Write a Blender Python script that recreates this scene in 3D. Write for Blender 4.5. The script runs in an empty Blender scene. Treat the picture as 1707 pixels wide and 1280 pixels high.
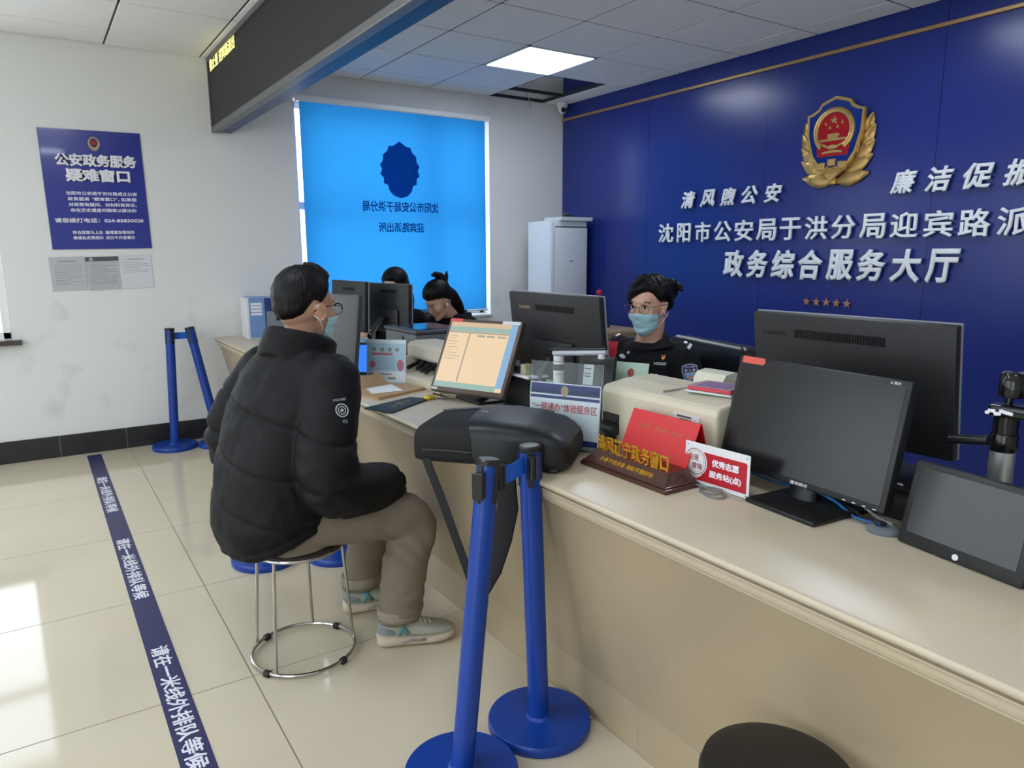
import bpy, bmesh, math, random
from math import sin, cos, pi, radians as R_
from mathutils import Vector as V, Matrix as MX, Euler
from mathutils.bvhtree import BVHTree
random.seed(7)
SC = bpy.context.scene
COL = SC.collection
# ------------------------------------------------------------------ camera
cam_d = bpy.data.cameras.new('camera'); cam = bpy.data.objects.new('camera', cam_d); COL.objects.link(cam)
SC.camera = cam
cam_d.sensor_width = 36; cam_d.lens = 1205.956 * 36 / 1707; cam_d.clip_start = .02
YAW, PITCH, ROLL = .582863946, .178897831, -.00439406668
_f = V((sin(YAW)*cos(PITCH), cos(YAW)*cos(PITCH), -sin(PITCH))); _r = V((cos(YAW), -sin(YAW), 0)); _u = _r.cross(_f)
cr, cu = cos(ROLL)*_r + sin(ROLL)*_u, -sin(ROLL)*_r + cos(ROLL)*_u
CAM = V((0, 0, 1.377))
cam.matrix_world = MX(((cr.x, cu.x, -_f.x, 0), (cr.y, cu.y, -_f.y, 0), (cr.z, cu.z, -_f.z, CAM.z), (0, 0, 0, 1)))
# ------------------------------------------------------------------ world (overcast daylight) and exposure
w = bpy.data.worlds.new('overcast'); SC.world = w; w.use_nodes = True
_n = w.node_tree.nodes; _l = w.node_tree.links
_bg = _n['Background']; _bg.inputs['Strength'].default_value = 3.4
_tc = _n.new('ShaderNodeTexCoord'); _mp = _n.new('ShaderNodeSeparateXYZ'); _rp = _n.new('ShaderNodeValToRGB')
_l.new(_tc.outputs['Generated'], _mp.inputs[0]); _l.new(_mp.outputs['Z'], _rp.inputs[0]); _l.new(_rp.outputs[0], _bg.inputs['Color'])
_rp.color_ramp.elements[0].color = (.62, .66, .70, 1); _rp.color_ramp.elements[0].position = .0
_rp.color_ramp.elements[1].color = (.82, .92, 1.0, 1); _rp.color_ramp.elements[1].position = .35
SC.view_settings.view_transform = 'Standard'; SC.view_settings.look = 'None'
SC.view_settings.gamma = 1; SC.view_settings.use_curve_mapping = False
SC.view_settings.exposure = 0.55
LAMP = 11.0            # ceiling panel emission
# ------------------------------------------------------------------ helpers
def lin(c):
    if isinstance(c, str): c = tuple(int(c[i:i+2], 16) for i in (0, 2, 4))
    o = []
    for x in c:
        x = x/255.
        o.append(x/12.92 if x <= .04045 else ((x+.055)/1.055)**2.4)
    return o
MATS = {}
def M(name, col, rough=.5, metal=0, nz=.05, ns=6, bump=0, bs=120, coat=0, emit=0, trans=0, ior=1.45, spec=.5, stretch=None, sheen=0):
    if name in MATS: return MATS[name]
    m = bpy.data.materials.new(name); m.use_nodes = True; MATS[name] = m
    nt = m.node_tree; n = nt.nodes; l = nt.links; b = n['Principled BSDF']
    c = lin(col)
    tc = n.new('ShaderNodeTexCoord'); mp = n.new('ShaderNodeMapping'); l.new(tc.outputs['Object'], mp.inputs[0])
    if stretch: mp.inputs['Scale'].default_value = stretch
    no = n.new('ShaderNodeTexNoise'); no.inputs['Scale'].default_value = ns; no.inputs['Detail'].default_value = 3
    l.new(mp.outputs[0], no.inputs['Vector'])
    mix = n.new('ShaderNodeMix'); mix.data_type = 'RGBA'
    mix.inputs[6].default_value = (*[max(0, x*(1-nz)) for x in c], 1); mix.inputs[7].default_value = (*[min(1, x*(1+nz)) for x in c], 1)
    l.new(no.outputs[0], mix.inputs[0]); l.new(mix.outputs[2], b.inputs['Base Color'])
    b.inputs['Roughness'].default_value = rough; b.inputs['Metallic'].default_value = metal
    b.inputs['Specular IOR Level'].default_value = spec; b.inputs['IOR'].default_value = ior
    b.inputs['Coat Weight'].default_value = coat; b.inputs['Coat Roughness'].default_value = .05
    b.inputs['Transmission Weight'].default_value = trans
    if sheen: b.inputs['Sheen Weight'].default_value = sheen
    if emit:
        l.new(mix.outputs[2], b.inputs['Emission Color']); b.inputs['Emission Strength'].default_value = emit
    if bump:
        n2 = n.new('ShaderNodeTexNoise'); n2.inputs['Scale'].default_value = bs; n2.inputs['Detail'].default_value = 4
        l.new(mp.outputs[0], n2.inputs['Vector'])
        bp = n.new('ShaderNodeBump'); bp.inputs['Strength'].default_value = bump; bp.inputs['Distance'].default_value = .004
        l.new(n2.outputs[0], bp.inputs['Height']); l.new(bp.outputs[0], b.inputs['Normal'])
    return m
def newell(vs): return [V(x) for x in vs]
class MB:
    """collects shapes into one mesh; s.M is the frame the next shapes are placed in"""
    def __init__(s, M=None): s.v = []; s.f = []; s.mi = []; s.M = M or MX(); s.cur = 0
    def add(s, vs, fs):
        k = len(s.v); s.v += [s.M @ V(x) for x in vs]; s.f += [tuple(i+k for i in f) for f in fs]; s.mi += [s.cur]*len(fs); return s
    def box(s, c, d, bev=0, rot=None, seg=2):
        bm = bmesh.new(); bmesh.ops.create_cube(bm, size=1)
        for v in bm.verts: v.co = V((v.co.x*d[0], v.co.y*d[1], v.co.z*d[2]))
        if bev: bmesh.ops.bevel(bm, geom=bm.edges[:], offset=min(bev, min(d)*.49), segments=seg, affect='EDGES', profile=.5)
        T = MX.Translation(V(c)) @ (Euler(rot).to_matrix().to_4x4() if rot else MX())
        bm.verts.index_update()
        s.add([T @ v.co for v in bm.verts], [[v.index for v in f.verts] for f in bm.faces]); bm.free(); return s
    def bb(s, lo, hi, bev=0, seg=2):
        lo, hi = V(lo), V(hi); return s.box((lo+hi)/2, hi-lo, bev, None, seg)
    def loft(s, rings, cap=True, closed=False):
        n = len(rings[0]); vs = [p for r in rings for p in r]; fs = []
        K = len(rings)
        for i in range(K if closed else K-1):
            for j in range(n): a = i*n+j; b = i*n+(j+1) % n; c = ((i+1) % K)*n; fs.append((a, b, c+(j+1) % n, c+j))
        if cap and not closed: fs.append(tuple(range(n))[::-1]); fs.append(tuple((K-1)*n+j for j in range(n)))
        return s.add(vs, fs)
    def tube(s, pts, r, n=10, cap=True, closed=False, flat=None):
        pts = [V(p) for p in pts]; K = len(pts); rad = r if isinstance(r, (list, tuple)) else [r]*K
        rings = []; up = None
        for i, p in enumerate(pts):
            if closed: t = pts[(i+1) % K]-pts[i-1]
            else: t = pts[min(i+1, K-1)]-pts[max(i-1, 0)]
            t.normalize()
            if up is None: up = V((0, 0, 1)) if abs(t.z) < .9 else V((1, 0, 0))
            a = t.cross(up); a.normalize(); up = a.cross(t); up.normalize()
            fx, fy = flat if flat else (1, 1)
            rings.append([p + (a*cos(2*pi*j/n)*fx + up*sin(2*pi*j/n)*fy)*rad[i] for j in range(n)])
        return s.loft(rings, cap, closed)
    def lathe(s, prof, n=32, c=(0, 0, 0)):
        rings = [[V((c[0]+r*cos(2*pi*j/n), c[1]+r*sin(2*pi*j/n), c[2]+z)) for j in range(n)] for r, z in prof]
        return s.loft(rings)
    def prism(s, poly, z0, z1, bev=0):
        n = len(poly); vs = [(x, y, z0) for x, y in poly]+[(x, y, z1) for x, y in poly]
        return s.add(vs, [tuple(range(n))[::-1], tuple(range(n, 2*n))]+[(i, (i+1) % n, n+(i+1) % n, n+i) for i in range(n)])
    def ext(s, prof, y0, y1):
        """profile in (x,z) extruded along y"""
        n = len(prof)
        return s.add([(x, y0, z) for x, z in prof]+[(x, y1, z) for x, z in prof],
                     [tuple(range(n)), tuple(range(n, 2*n))[::-1]]+[((i+1) % n, i, n+i, n+(i+1) % n) for i in range(n)])
    def ell(s, c, r, n=20, rot=None):
        T = MX.Translation(V(c)) @ (Euler(rot).to_matrix().to_4x4() if rot else MX())
        rings = []
        for i in range(1, n//2):
            th = pi*i/(n//2); rings.append([T @ V((r[0]*sin(th)*cos(2*pi*j/n), r[1]*sin(th)*sin(2*pi*j/n), -r[2]*cos(th))) for j in range(n)])
        return s.loft(rings)
    def torus(s, c, Rr, r, n=40, m=8, rot=None):
        T = MX.Translation(V(c)) @ (Euler(rot).to_matrix().to_4x4() if rot else MX())
        return s.loft([[T @ V(((Rr+r*cos(2*pi*j/m))*cos(2*pi*i/n), (Rr+r*cos(2*pi*j/m))*sin(2*pi*i/n), r*sin(2*pi*j/m))) for j in range(m)] for i in range(n)], False, True)
    def limb(s, pts, rad, n=16, sub=5):
        """smooth round-ended limb through joints with a radius per joint"""
        P = [V(p) for p in pts]; K = len(P); q = []; rr = []
        for i in range(K-1):
            p0, p1, p2, p3 = P[max(i-1, 0)], P[i], P[i+1], P[min(i+2, K-1)]
            for k in range(sub):
                t = k/sub; q.append(.5*((2*p1)+(p2-p0)*t+(2*p0-5*p1+4*p2-p3)*t*t+(3*p1-p0-3*p2+p3)*t**3)); u = t*t*(3-2*t); rr.append(rad[i]*(1-u)+rad[i+1]*u)
        q.append(P[-1]); rr.append(rad[-1])
        a = (q[0]-q[1]).normalized(); b = (q[-1]-q[-2]).normalized()
        pre = [(q[0]+a*rr[0]*sin(t), rr[0]*cos(t)) for t in (1.45, 1.05, .6, .25)]; post = [(q[-1]+b*rr[-1]*sin(t), rr[-1]*cos(t)) for t in (.25, .6, 1.05, 1.45)]
        al = pre+list(zip(q, rr))+post
        return s.tube([x for x, _ in al], [y for _, y in al], n)
def mesh_obj(name, me, parent=None):
    o = bpy.data.objects.new(name, me); COL.objects.link(o)
    if parent: o.parent = parent
    return o
WM = {}
def wmat(o): return WM.get(o.name, MX())
def root_of(o): return wmat(o)
def build(mb, name, mats, parent=None, smooth=False, ang=40):
    me = bpy.data.meshes.new(name); me.from_pydata([tuple(v) for v in mb.v], [], mb.f)
    mats = mats if isinstance(mats, (list, tuple)) else [mats]
    for m in mats: me.materials.append(m)
    if any(mb.mi): me.polygons.foreach_set('material_index', mb.mi)
    bm = bmesh.new(); bm.from_mesh(me); bmesh.ops.recalc_face_normals(bm, faces=bm.faces); bm.to_mesh(me); bm.free()
    o = mesh_obj(name, me, parent)
    if parent:
        me.transform(wmat(parent).inverted()); WM[o.name] = wmat(parent)
    if smooth:
        me.shade_smooth()
        if ang < 180: me.set_sharp_from_angle(angle=R_(ang))
    return o
def tag(o, label=None, cat=None, group=None, kind=None):
    if label: o['label'] = label
    if cat: o['category'] = cat
    if group: o['group'] = group
    if kind: o['kind'] = kind
    return o
def thing(name, label, cat, loc=(0, 0, 0), rz=0, group=None):
    o = bpy.data.objects.new(name, None); COL.objects.link(o); o.empty_display_size = .05
    o.location = loc; o.rotation_euler = (0, 0, rz); WM[o.name] = MX.Translation(V(loc)) @ MX.Rotation(rz, 4, 'Z')
    return tag(o, label, cat, group)
def solo(mb, name, mats, label, cat, group=None, smooth=False, kind=None, ang=40):
    """a thing that is one mesh, its origin at its base"""
    xs = [v.x for v in mb.v]; ys = [v.y for v in mb.v]; zs = [v.z for v in mb.v]
    c = V(((min(xs)+max(xs))/2, (min(ys)+max(ys))/2, min(zs)))
    o = build(mb, name, mats, None, smooth, ang); o.data.transform(MX.Translation(-c)); o.location = c; WM[o.name] = MX.Translation(c)
    return tag(o, label, cat, group, kind)
def struct(mb, name, mats, smooth=False): return tag(build(mb, name, mats, None, smooth), kind='structure')
def frame(o, x, up):
    """matrix with local x along x, local y along up, local z out of the face"""
    x = V(x).normalized(); up = V(up); z = x.cross(up).normalized(); y = z.cross(x)
    o = V(o); return MX(((x.x, y.x, z.x, o.x), (x.y, y.y, z.y, o.y), (x.z, y.z, z.z, o.z), (0, 0, 0, 1)))
def panel_frame(c, yaw, tilt):
    """frame of a leaning panel: faces (sin yaw, -cos yaw), top leans back by tilt"""
    y, t = R_(yaw), R_(tilt); wd = V((cos(y), sin(y), 0)); n = V((sin(y), -cos(y), 0))
    return frame(c, wd, V((0, 0, 1))*cos(t)-n*sin(t))
def text(body, F, w, h, mat, parent, name='lettering', depth=.001, bold=.012, at='c', shear=0, space=1, line=1):
    """raised lettering: fills w x h (either may be None), centred on the frame F"""
    c = bpy.data.curves.new(name, 'FONT'); c.body = body; c.size = 1; c.shear = shear
    c.space_character = space; c.space_line = line; c.resolution_u = 2; c.align_x = 'CENTER'
    c.offset = 0; c.bevel_depth = bold; c.bevel_resolution = 0; c.extrude = .05
    o = bpy.data.objects.new(name, c); COL.objects.link(o)
    dg = bpy.context.evaluated_depsgraph_get(); dg.update()
    me = bpy.data.meshes.new_from_object(o.evaluated_get(dg)); bpy.data.objects.remove(o); bpy.data.curves.remove(c)
    vs = me.vertices; x0 = min(v.co.x for v in vs); x1 = max(v.co.x for v in vs); y0 = min(v.co.y for v in vs); y1 = max(v.co.y for v in vs)
    sx = w/(x1-x0) if w else None; sy = h/(y1-y0) if h else None
    sx = sx or sy; sy = sy or sx; zb = .05+bold
    for v in vs: v.co = V(((v.co.x-(x0+x1)/2)*sx, (v.co.y-(y0+y1)/2)*sy, (v.co.z+zb)/(2*zb)*depth))
    me.materials.clear(); me.materials.append(mat); me.name = name
    me.transform(F)
    if parent: me.transform(wmat(parent).inverted())
    o = mesh_obj(name, me, parent)
    if parent: WM[o.name] = wmat(parent)
    return o
def voxel(mb, name, mat, parent, size=.006, it=6, disp=None, loc=None):
    """fuse overlapping closed shapes into one smooth continuous surface"""
    me = bpy.data.meshes.new(name); me.from_pydata([tuple(v) for v in mb.v], [], mb.f)
    bm = bmesh.new(); bm.from_mesh(me); bmesh.ops.recalc_face_normals(bm, faces=bm.faces); bm.to_mesh(me); bm.free()
    t = bpy.data.objects.new('tmp', me); COL.objects.link(t)
    r = t.modifiers.new('r', 'REMESH'); r.mode = 'VOXEL'; r.voxel_size = size
    if it: q = t.modifiers.new('s', 'SMOOTH'); q.iterations = it; q.factor = .5
    dg = bpy.context.evaluated_depsgraph_get(); dg.update()
    out = bpy.data.meshes.new_from_object(t.evaluated_get(dg)); bpy.data.objects.remove(t); bpy.data.meshes.remove(me)
    out.name = name
    if disp:
        ns = [v.normal.copy() for v in out.vertices]
        for v, nn in zip(out.vertices, ns):
            d = disp(v.co, nn)
            if d: v.co += nn*d
    out.materials.clear(); out.materials.append(mat); out.shade_smooth()
    o = mesh_obj(name, out, parent)
    if parent: out.transform(wmat(parent).inverted()); WM[o.name] = wmat(parent)
    elif loc is not None: out.transform(MX.Translation(-V(loc))); o.location = loc; WM[o.name] = MX.Translation(V(loc))
    return o
def bvh_of(o):
    W = wmat(o); return BVHTree.FromPolygons([W @ v.co for v in o.data.vertices], [p.vertices[:] for p in o.data.polygons])
def ring_ell(c, hx, hy, ang=0, n=28, e=2.0, tilt=(0, 0)):
    """superellipse ring round c, hx along ang, tilted by (dz/dx, dz/dy)"""
    o = []
    for j in range(n):
        t = 2*pi*j/n; a, b = cos(t), sin(t)
        x = hx*math.copysign(abs(a)**(2/e), a); y = hy*math.copysign(abs(b)**(2/e), b)
        X = x*cos(ang)-y*sin(ang); Y = x*sin(ang)+y*cos(ang)
        o.append(V((c[0]+X, c[1]+Y, c[2]+tilt[0]*X+tilt[1]*Y)))
    return o
def rrect(w, h, r, n=5):
    o = []
    for cx, cy, a0 in ((w/2-r, h/2-r, 0), (-w/2+r, h/2-r, pi/2), (-w/2+r, -h/2+r, pi), (w/2-r, -h/2+r, 1.5*pi)):
        for k in range(n+1): o.append((cx+r*cos(a0+k*pi/2/n), cy+r*sin(a0+k*pi/2/n)))
    return o
def star(r, r2=None, n=5, rot=pi/2):
    r2 = r2 or r*.4; return [((r if k % 2 == 0 else r2)*cos(rot+k*pi/n), (r if k % 2 == 0 else r2)*sin(rot+k*pi/n)) for k in range(2*n)]
def noise3(p, s):
    from mathutils import noise
    return noise.noise(V(p)*s)
ORD = ['first', 'second', 'third', 'fourth', 'fifth', 'sixth', 'seventh', 'eighth', 'ninth', 'tenth', 'eleventh', 'twelfth', 'thirteenth', 'fourteenth', 'fifteenth', 'sixteenth']
# ------------------------------------------------------------------ setting
XW, YB, ZC = 4.408, 5.782, 2.754          # sign wall, back wall, ceiling
def nodes(m): return m.node_tree.nodes, m.node_tree.links, m.node_tree.nodes['Principled BSDF']
def math_(n, l, op, a, b=None):
    x = n.new('ShaderNodeMath'); x.operation = op
    for i, q in enumerate((a, b)):
        if q is None: continue
        if isinstance(q, (int, float)): x.inputs[i].default_value = q
        else: l.new(q, x.inputs[i])
    return x.outputs[0]
# polished floor tiles, 0.8 m, fine grout
floor_m = M('polished_tile', 'cabfa8', .10, nz=.07, ns=2.2, spec=.5)
n, l, b = nodes(floor_m)
geo = n.new('ShaderNodeNewGeometry'); sx = n.new('ShaderNodeSeparateXYZ'); l.new(geo.outputs['Position'], sx.inputs[0])
def line(out, off, per, wd):
    q = math_(n, l, 'FRACT', math_(n, l, 'DIVIDE', math_(n, l, 'SUBTRACT', out, off), per))
    return math_(n, l, 'LESS_THAN', math_(n, l, 'ABSOLUTE', math_(n, l, 'SUBTRACT', q, .5)), wd/per)
g = math_(n, l, 'MAXIMUM', line(sx.outputs['X'], .485-.4, .8, .0022), line(sx.outputs['Y'], 2.305-.4, .8, .0022))
old = b.inputs['Base Color'].links[0].from_socket
mx = n.new('ShaderNodeMix'); mx.data_type = 'RGBA'; mx.inputs[7].default_value = (*lin('7d7362'), 1)
l.new(g, mx.inputs[0]); l.new(old, mx.inputs[6]); l.new(mx.outputs[2], b.inputs['Base Color'])
l.new(math_(n, l, 'ADD', math_(n, l, 'MULTIPLY', g, .5), .07), b.inputs['Roughness'])
struct(MB().bb((-3.2, -3, -.1), (XW+.3, YB+.3, 0)), 'floor', floor_m)
wall_m = M('white_paint', 'e3e4e1', .62, nz=.02, ns=1.5, bump=.03, bs=60)
# scuffs low on the white wall
n, l, b = nodes(wall_m)
geo = n.new('ShaderNodeNewGeometry'); sx = n.new('ShaderNodeSeparateXYZ'); l.new(geo.outputs['Position'], sx.inputs[0])
sn = n.new('ShaderNodeTexNoise'); sn.inputs['Scale'].default_value = 4.5; sn.inputs['Detail'].default_value = 8; l.new(geo.outputs['Position'], sn.inputs['Vector'])
rr = n.new('ShaderNodeValToRGB'); l.new(sn.outputs[0], rr.inputs[0]); rr.color_ramp.elements[0].position = .56; rr.color_ramp.elements[1].position = .80
old = b.inputs['Base Color'].links[0].from_socket
mx = n.new('ShaderNodeMix'); mx.data_type = 'RGBA'; mx.inputs[7].default_value = (*lin('cdccc8'), 1)
l.new(math_(n, l, 'MULTIPLY', rr.outputs[0], math_(n, l, 'LESS_THAN', sx.outputs['Z'], 1.1)), mx.inputs[0]); l.new(old, mx.inputs[6]); l.new(mx.outputs[2], b.inputs['Base Color'])
def holed(name, lo, hi, holes, axis, t0, t1, mat):
    """wall slab with rectangular openings; u runs along the wall, z up"""
    us = sorted({lo[0], hi[0]} | {h[i] for h in holes for i in (0, 2)}); zs = sorted({lo[1], hi[1]} | {h[i] for h in holes for i in (1, 3)})
    mb = MB()
    for a, c in zip(us, us[1:]):
        for d, e in zip(zs, zs[1:]):
            if any(h[0] <= a and c <= h[2] and h[1] <= d and e <= h[3] for h in holes): continue
            mb.bb((a, t0, d), (c, t1, e)) if axis == 'x' else mb.bb((t0, a, d), (t1, c, e))
    return struct(mb, name, mat)
W1 = (1.815, .82, 3.575, 2.55); W2 = (-1.75, .83, -.135, 2.35)
holed('wall_back', (-3.2, 0), (XW+.3, 3.1), [W1, W2], 'x', YB, YB+.24, wall_m)
holed('wall_left', (-3, 0), (YB, 3.1), [(-2.2, .1, .2, 2.4), (.9, .5, 2.7, 2.4), (3.2, .85, 4.9, 2.35)], 'y', -3.2, -2.96, wall_m)
struct(MB().bb((-3.2, -3.2, 0), (XW+.3, -3, 3.1)), 'wall_front', wall_m)
# glossy blue panel wall with fine seams
blue_m = M('blue_panel', '22327f', .24, nz=.05, ns=1.2, spec=.5)
n, l, b = nodes(blue_m)
geo = n.new('ShaderNodeNewGeometry'); sx = n.new('ShaderNodeSeparateXYZ'); l.new(geo.outputs['Position'], sx.inputs[0])
q = math_(n, l, 'FRACT', math_(n, l, 'DIVIDE', math_(n, l, 'SUBTRACT', sx.outputs['Y'], 3.432-.585), 1.17))
g = math_(n, l, 'LESS_THAN', math_(n, l, 'ABSOLUTE', math_(n, l, 'SUBTRACT', q, .5)), .0018)
old = b.inputs['Base Color'].links[0].from_socket
mx = n.new('ShaderNodeMix'); mx.data_type = 'RGBA'; mx.inputs[7].default_value = (*lin('0a1038'), 1)
l.new(g, mx.inputs[0]); l.new(old, mx.inputs[6]); l.new(mx.outputs[2], b.inputs['Base Color'])
struct(MB().bb((XW, -3, 0), (XW+.2, YB, 3.1)), 'wall_right', blue_m)
gold_trim = M('brushed_gold', 'b89468', .35, metal=.6, nz=.08, ns=20)
struct(MB().bb((XW-.018, -3, 2.610), (XW, YB, 2.632), .004), 'trim_1', gold_trim)
# ceiling: separate tiles over dark bars, one cell and a half left open above the corner
tile_m = M('mineral_tile', 'f0f0ee', .85, nz=.03, ns=9, bump=.08, bs=300)
bar_m = M('ceiling_bar', '34383e', .5, metal=.3)
mb = MB(); gap = .006
def tiles(xs, ys, skip=()):
    for a, c in zip(xs, xs[1:]):
        for d, e in zip(ys, ys[1:]):
            if any(abs(a-s[0]) < .02 and abs(d-s[1]) < .02 for s in skip): continue
            mb.bb((a+gap, d+gap, ZC), (c-gap, e-gap, ZC+.012), .003, 1)
xl = [-3.0, -2.433, -1.833, -1.233, -.633, -.033, .567, 1.167, 1.25]; yl = [-3, -2.4, -1.8, -1.2, -.6, 0, .6, 1.2, 1.8, 2.4, 3.0, 3.6, 4.2, 4.8, 5.4, YB]
xr = [1.30, 1.767, 2.365, 2.968, 3.575, 4.172, XW]; yr = [-3, -2.35, -1.75, -1.15, -.55, .075, .675, 1.275, 1.875, 2.475, 3.075, 3.675, 4.275, 4.88, 5.478, YB]
LIGHTS = [(3.2715, 4.5775), (3.2715, 2.175), (3.2715, -.25), (.267, 2.1), (.267, -.3), (-1.533, 2.1), (-1.533, 4.5)]
sk = [(3.575, 4.88), (3.575, 5.478)] + [(x-.3, y-.3) for x, y in LIGHTS]
tiles(xl, yl, sk); tiles(xr, yr, sk)
mb.cur = 1
for x in xl[:-1]: mb.bb((x-.012, -3, ZC+.004), (x+.012, YB, ZC+.03))
for x in xr[:-1]: mb.bb((x-.012, -3, ZC+.004), (x+.012, YB, ZC+.03))
for y in yl: mb.bb((-3, y-.012, ZC+.004), (1.25, y+.012, ZC+.03))
for y in yr: mb.bb((1.30, y-.012, ZC+.004), (XW, y+.012, ZC+.03))
struct(mb, 'ceiling', [tile_m, bar_m])
struct(MB().bb((-3.2, -3.2, 3.1), (XW+.3, YB+.3, 3.25)), 'trim_2', M('slab_concrete', '8f8f8c', .9))
t = thing('ceiling_pipework', 'thin grey pipes and a loose wire in the open ceiling cell above the corner', 'pipework', (3.9, 5.4, ZC+.05)); pg = M('pipe_grey', '8d959c', .5)
build(MB().tube([(3.50, 5.43, ZC+.10), (4.25, 4.94, ZC+.08)], .012), 'pipe', pg, t, True); build(MB().tube([(3.7, 5.80, ZC+.05), (3.75, 5.5, ZC+.16), (3.66, 4.80, ZC+.16)], .010), 'pipe', pg, t, True)
wire = MB(); wire.tube([(3.76, 5.50, ZC+.155), (3.84, 5.60, ZC+.06), (3.88, 5.60, ZC-.01), (3.90, 5.60, ZC-.07), (3.895, 5.60, ZC-.12)], .004, 6)
build(wire, 'loose_wire', M('wire_grey', '9aa0a8', .6), t, True)
# ceiling lamps
lamp_em = M('lamp_diffuser', 'e6efff', .4, emit=LAMP); lamp_fr = M('lamp_frame', 'eef0f0', .4)
for i, (x, y) in enumerate(LIGHTS):
    lb = ['lit square ceiling panel lamp in view above the blue wall corner', 'square ceiling panel lamp above the counter', 'square ceiling panel lamp over the near end of the counter',
          'square ceiling panel lamp over the queueing floor', 'square ceiling panel lamp behind the viewer', 'square ceiling panel lamp by the left windows', 'square ceiling panel lamp near the far left window'][i]
    t = thing('ceiling_lamp', lb, 'ceiling lamp', (x, y, ZC), 0, 'ceiling panel lamps')
    m_ = MB()
    for s in (-1, 1): m_.bb((x+s*.29-.008, y-.298, ZC-.004), (x+s*.29+.008, y+.298, ZC+.02)); m_.bb((x-.298, y+s*.29-.008, ZC-.004), (x+.298, y+s*.29+.008, ZC+.02))
    build(m_, 'frame', lamp_fr, t); build(MB().bb((x-.285, y-.285, ZC), (x+.285, y+.285, ZC+.012), .002), 'diffuser', lamp_em, t)
# black tiled skirting
sk_m = M('black_tile', '2b2b2d', .22, nz=.1, ns=12); jo = M('pale_joint', '8d8c88', .8)
mb = MB(); mb.bb((-2.96, YB-.014, 0), (1.27, YB, .150), .002)
mb.cur = 1
for x in (-1.53, -.73, .06, .47): mb.bb((x-.0012, YB-.0146, .001), (x+.0012, YB-.0135, .15))
struct(mb, 'baseboard_back', [sk_m, jo])
# windows of the back wall
pvc = M('white_window_frame', 'eceae6', .35); glass_m = M('window_glass', 'ffffff', .02, trans=1, ior=1.01)
def window(name, wn, mull, rail, yo):
    x0, z0, x1, z1 = wn; m_ = MB()
    for a, c in ((x0, x0+.05), (x1-.05, x1)): m_.bb((a, yo, z0), (c, yo+.06, z1), .006)
    for a, c in ((z0, z0+.05), (z1-.05, z1)): m_.bb((x0, yo, a), (x1, yo+.06, c), .006)
    for x in mull: m_.bb((x-.035, yo+.005, z0), (x+.035, yo+.055, z1), .004)
    for z in rail: m_.bb((x0, yo+.008, z-.03), (x1, yo+.052, z+.03), .004)
    struct(m_, name, pvc)
window('window_1', W1, (2.98,), (1.76,), YB+.12)
window('window_2', W2, (-.95,), (1.7,), YB+.02)
sill = MB(); sill.bb((-1.85, YB-.06, .795), (-.085, YB+.02, .828), .004)
struct(sill, 'trim_3', M('dark_sill_stone', '4a423e', .3, nz=.15, ns=30))
sill = MB(); sill.bb((W1[0]-.01, YB-.03, .800), (W1[2]+.01, YB+.12, .822), .004)
struct(sill, 'trim_4', M('white_sill', 'd7dadb', .35))
# blue roller blind, daylight comes through the cloth
blind_m = bpy.data.materials.new('blue_blind_cloth'); blind_m.use_nodes = True
n = blind_m.node_tree.nodes; l = blind_m.node_tree.links; n.remove(n['Principled BSDF'])
def cloth(mat, cd, ct, ftr):
    n = mat.node_tree.nodes; l = mat.node_tree.links; out = n['Material Output']
    d = n.new('ShaderNodeBsdfDiffuse'); t = n.new('ShaderNodeBsdfTranslucent'); mx = n.new('ShaderNodeMixShader'); mx.inputs[0].default_value = ftr
    no = n.new('ShaderNodeTexNoise'); no.inputs['Scale'].default_value = 3; mc = n.new('ShaderNodeMix'); mc.data_type = 'RGBA'
    mc.inputs[6].default_value = (*[x*.93 for x in lin(ct)], 1); mc.inputs[7].default_value = (*lin(ct), 1)
    l.new(no.outputs[0], mc.inputs[0]); l.new(mc.outputs[2], t.inputs[0])
    d.inputs[0].default_value = (*lin(cd), 1); l.new(d.outputs[0], mx.inputs[1]); l.new(t.outputs[0], mx.inputs[2]); l.new(mx.outputs[0], out.inputs[0])
cloth(blind_m, '1668b8', '7ccef5', .55)
print_m = bpy.data.materials.new('blind_print_cloth'); print_m.use_nodes = True; print_m.node_tree.nodes.remove(print_m.node_tree.nodes['Principled BSDF'])
cloth(print_m, '123f86', '74b4ea', .5)
YBL = YB-.03
bt = thing('roller_blind', 'bright blue roller blind with a dark crest and mirrored characters over the window', 'blind', (2.69, YBL, .86))
build(MB().bb((1.852, YBL-.001, .87), (3.512, YBL, 2.53)), 'blind_cloth', blind_m, bt)
wm = M('white_metal', 'f2f3f2', .35)
build(MB().bb((1.825, YBL-.035, 2.525), (3.555, YBL+.025, 2.572), .01), 'roller_cassette', wm, bt)
build(MB().tube([(1.845, YBL, .865), (3.525, YBL, .865)], .009), 'bottom_bar', wm, bt, True)
FB = frame((2.62, YBL-.0015, 1.42), (-1, 0, 0), (0, 0, 1)); FB2 = frame((2.62, YBL-.0015, 1.42), (1, 0, 0), (0, 0, 1))
def mirrored(body, xc, zc, w_, h_):
    F = frame((xc, YBL-.0025, zc), (-1, 0, 0), (0, 0, 1)) @ MX.Scale(1, 4)
    text(body, F, w_, h_, print_m, bt, depth=.0006, bold=.02)
mirrored('沈阳市公安局于洪分局', 2.685, 1.765, .70, .088)
mirrored('迎宾路派出所', 2.68, 1.595, .42, .083)
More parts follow.
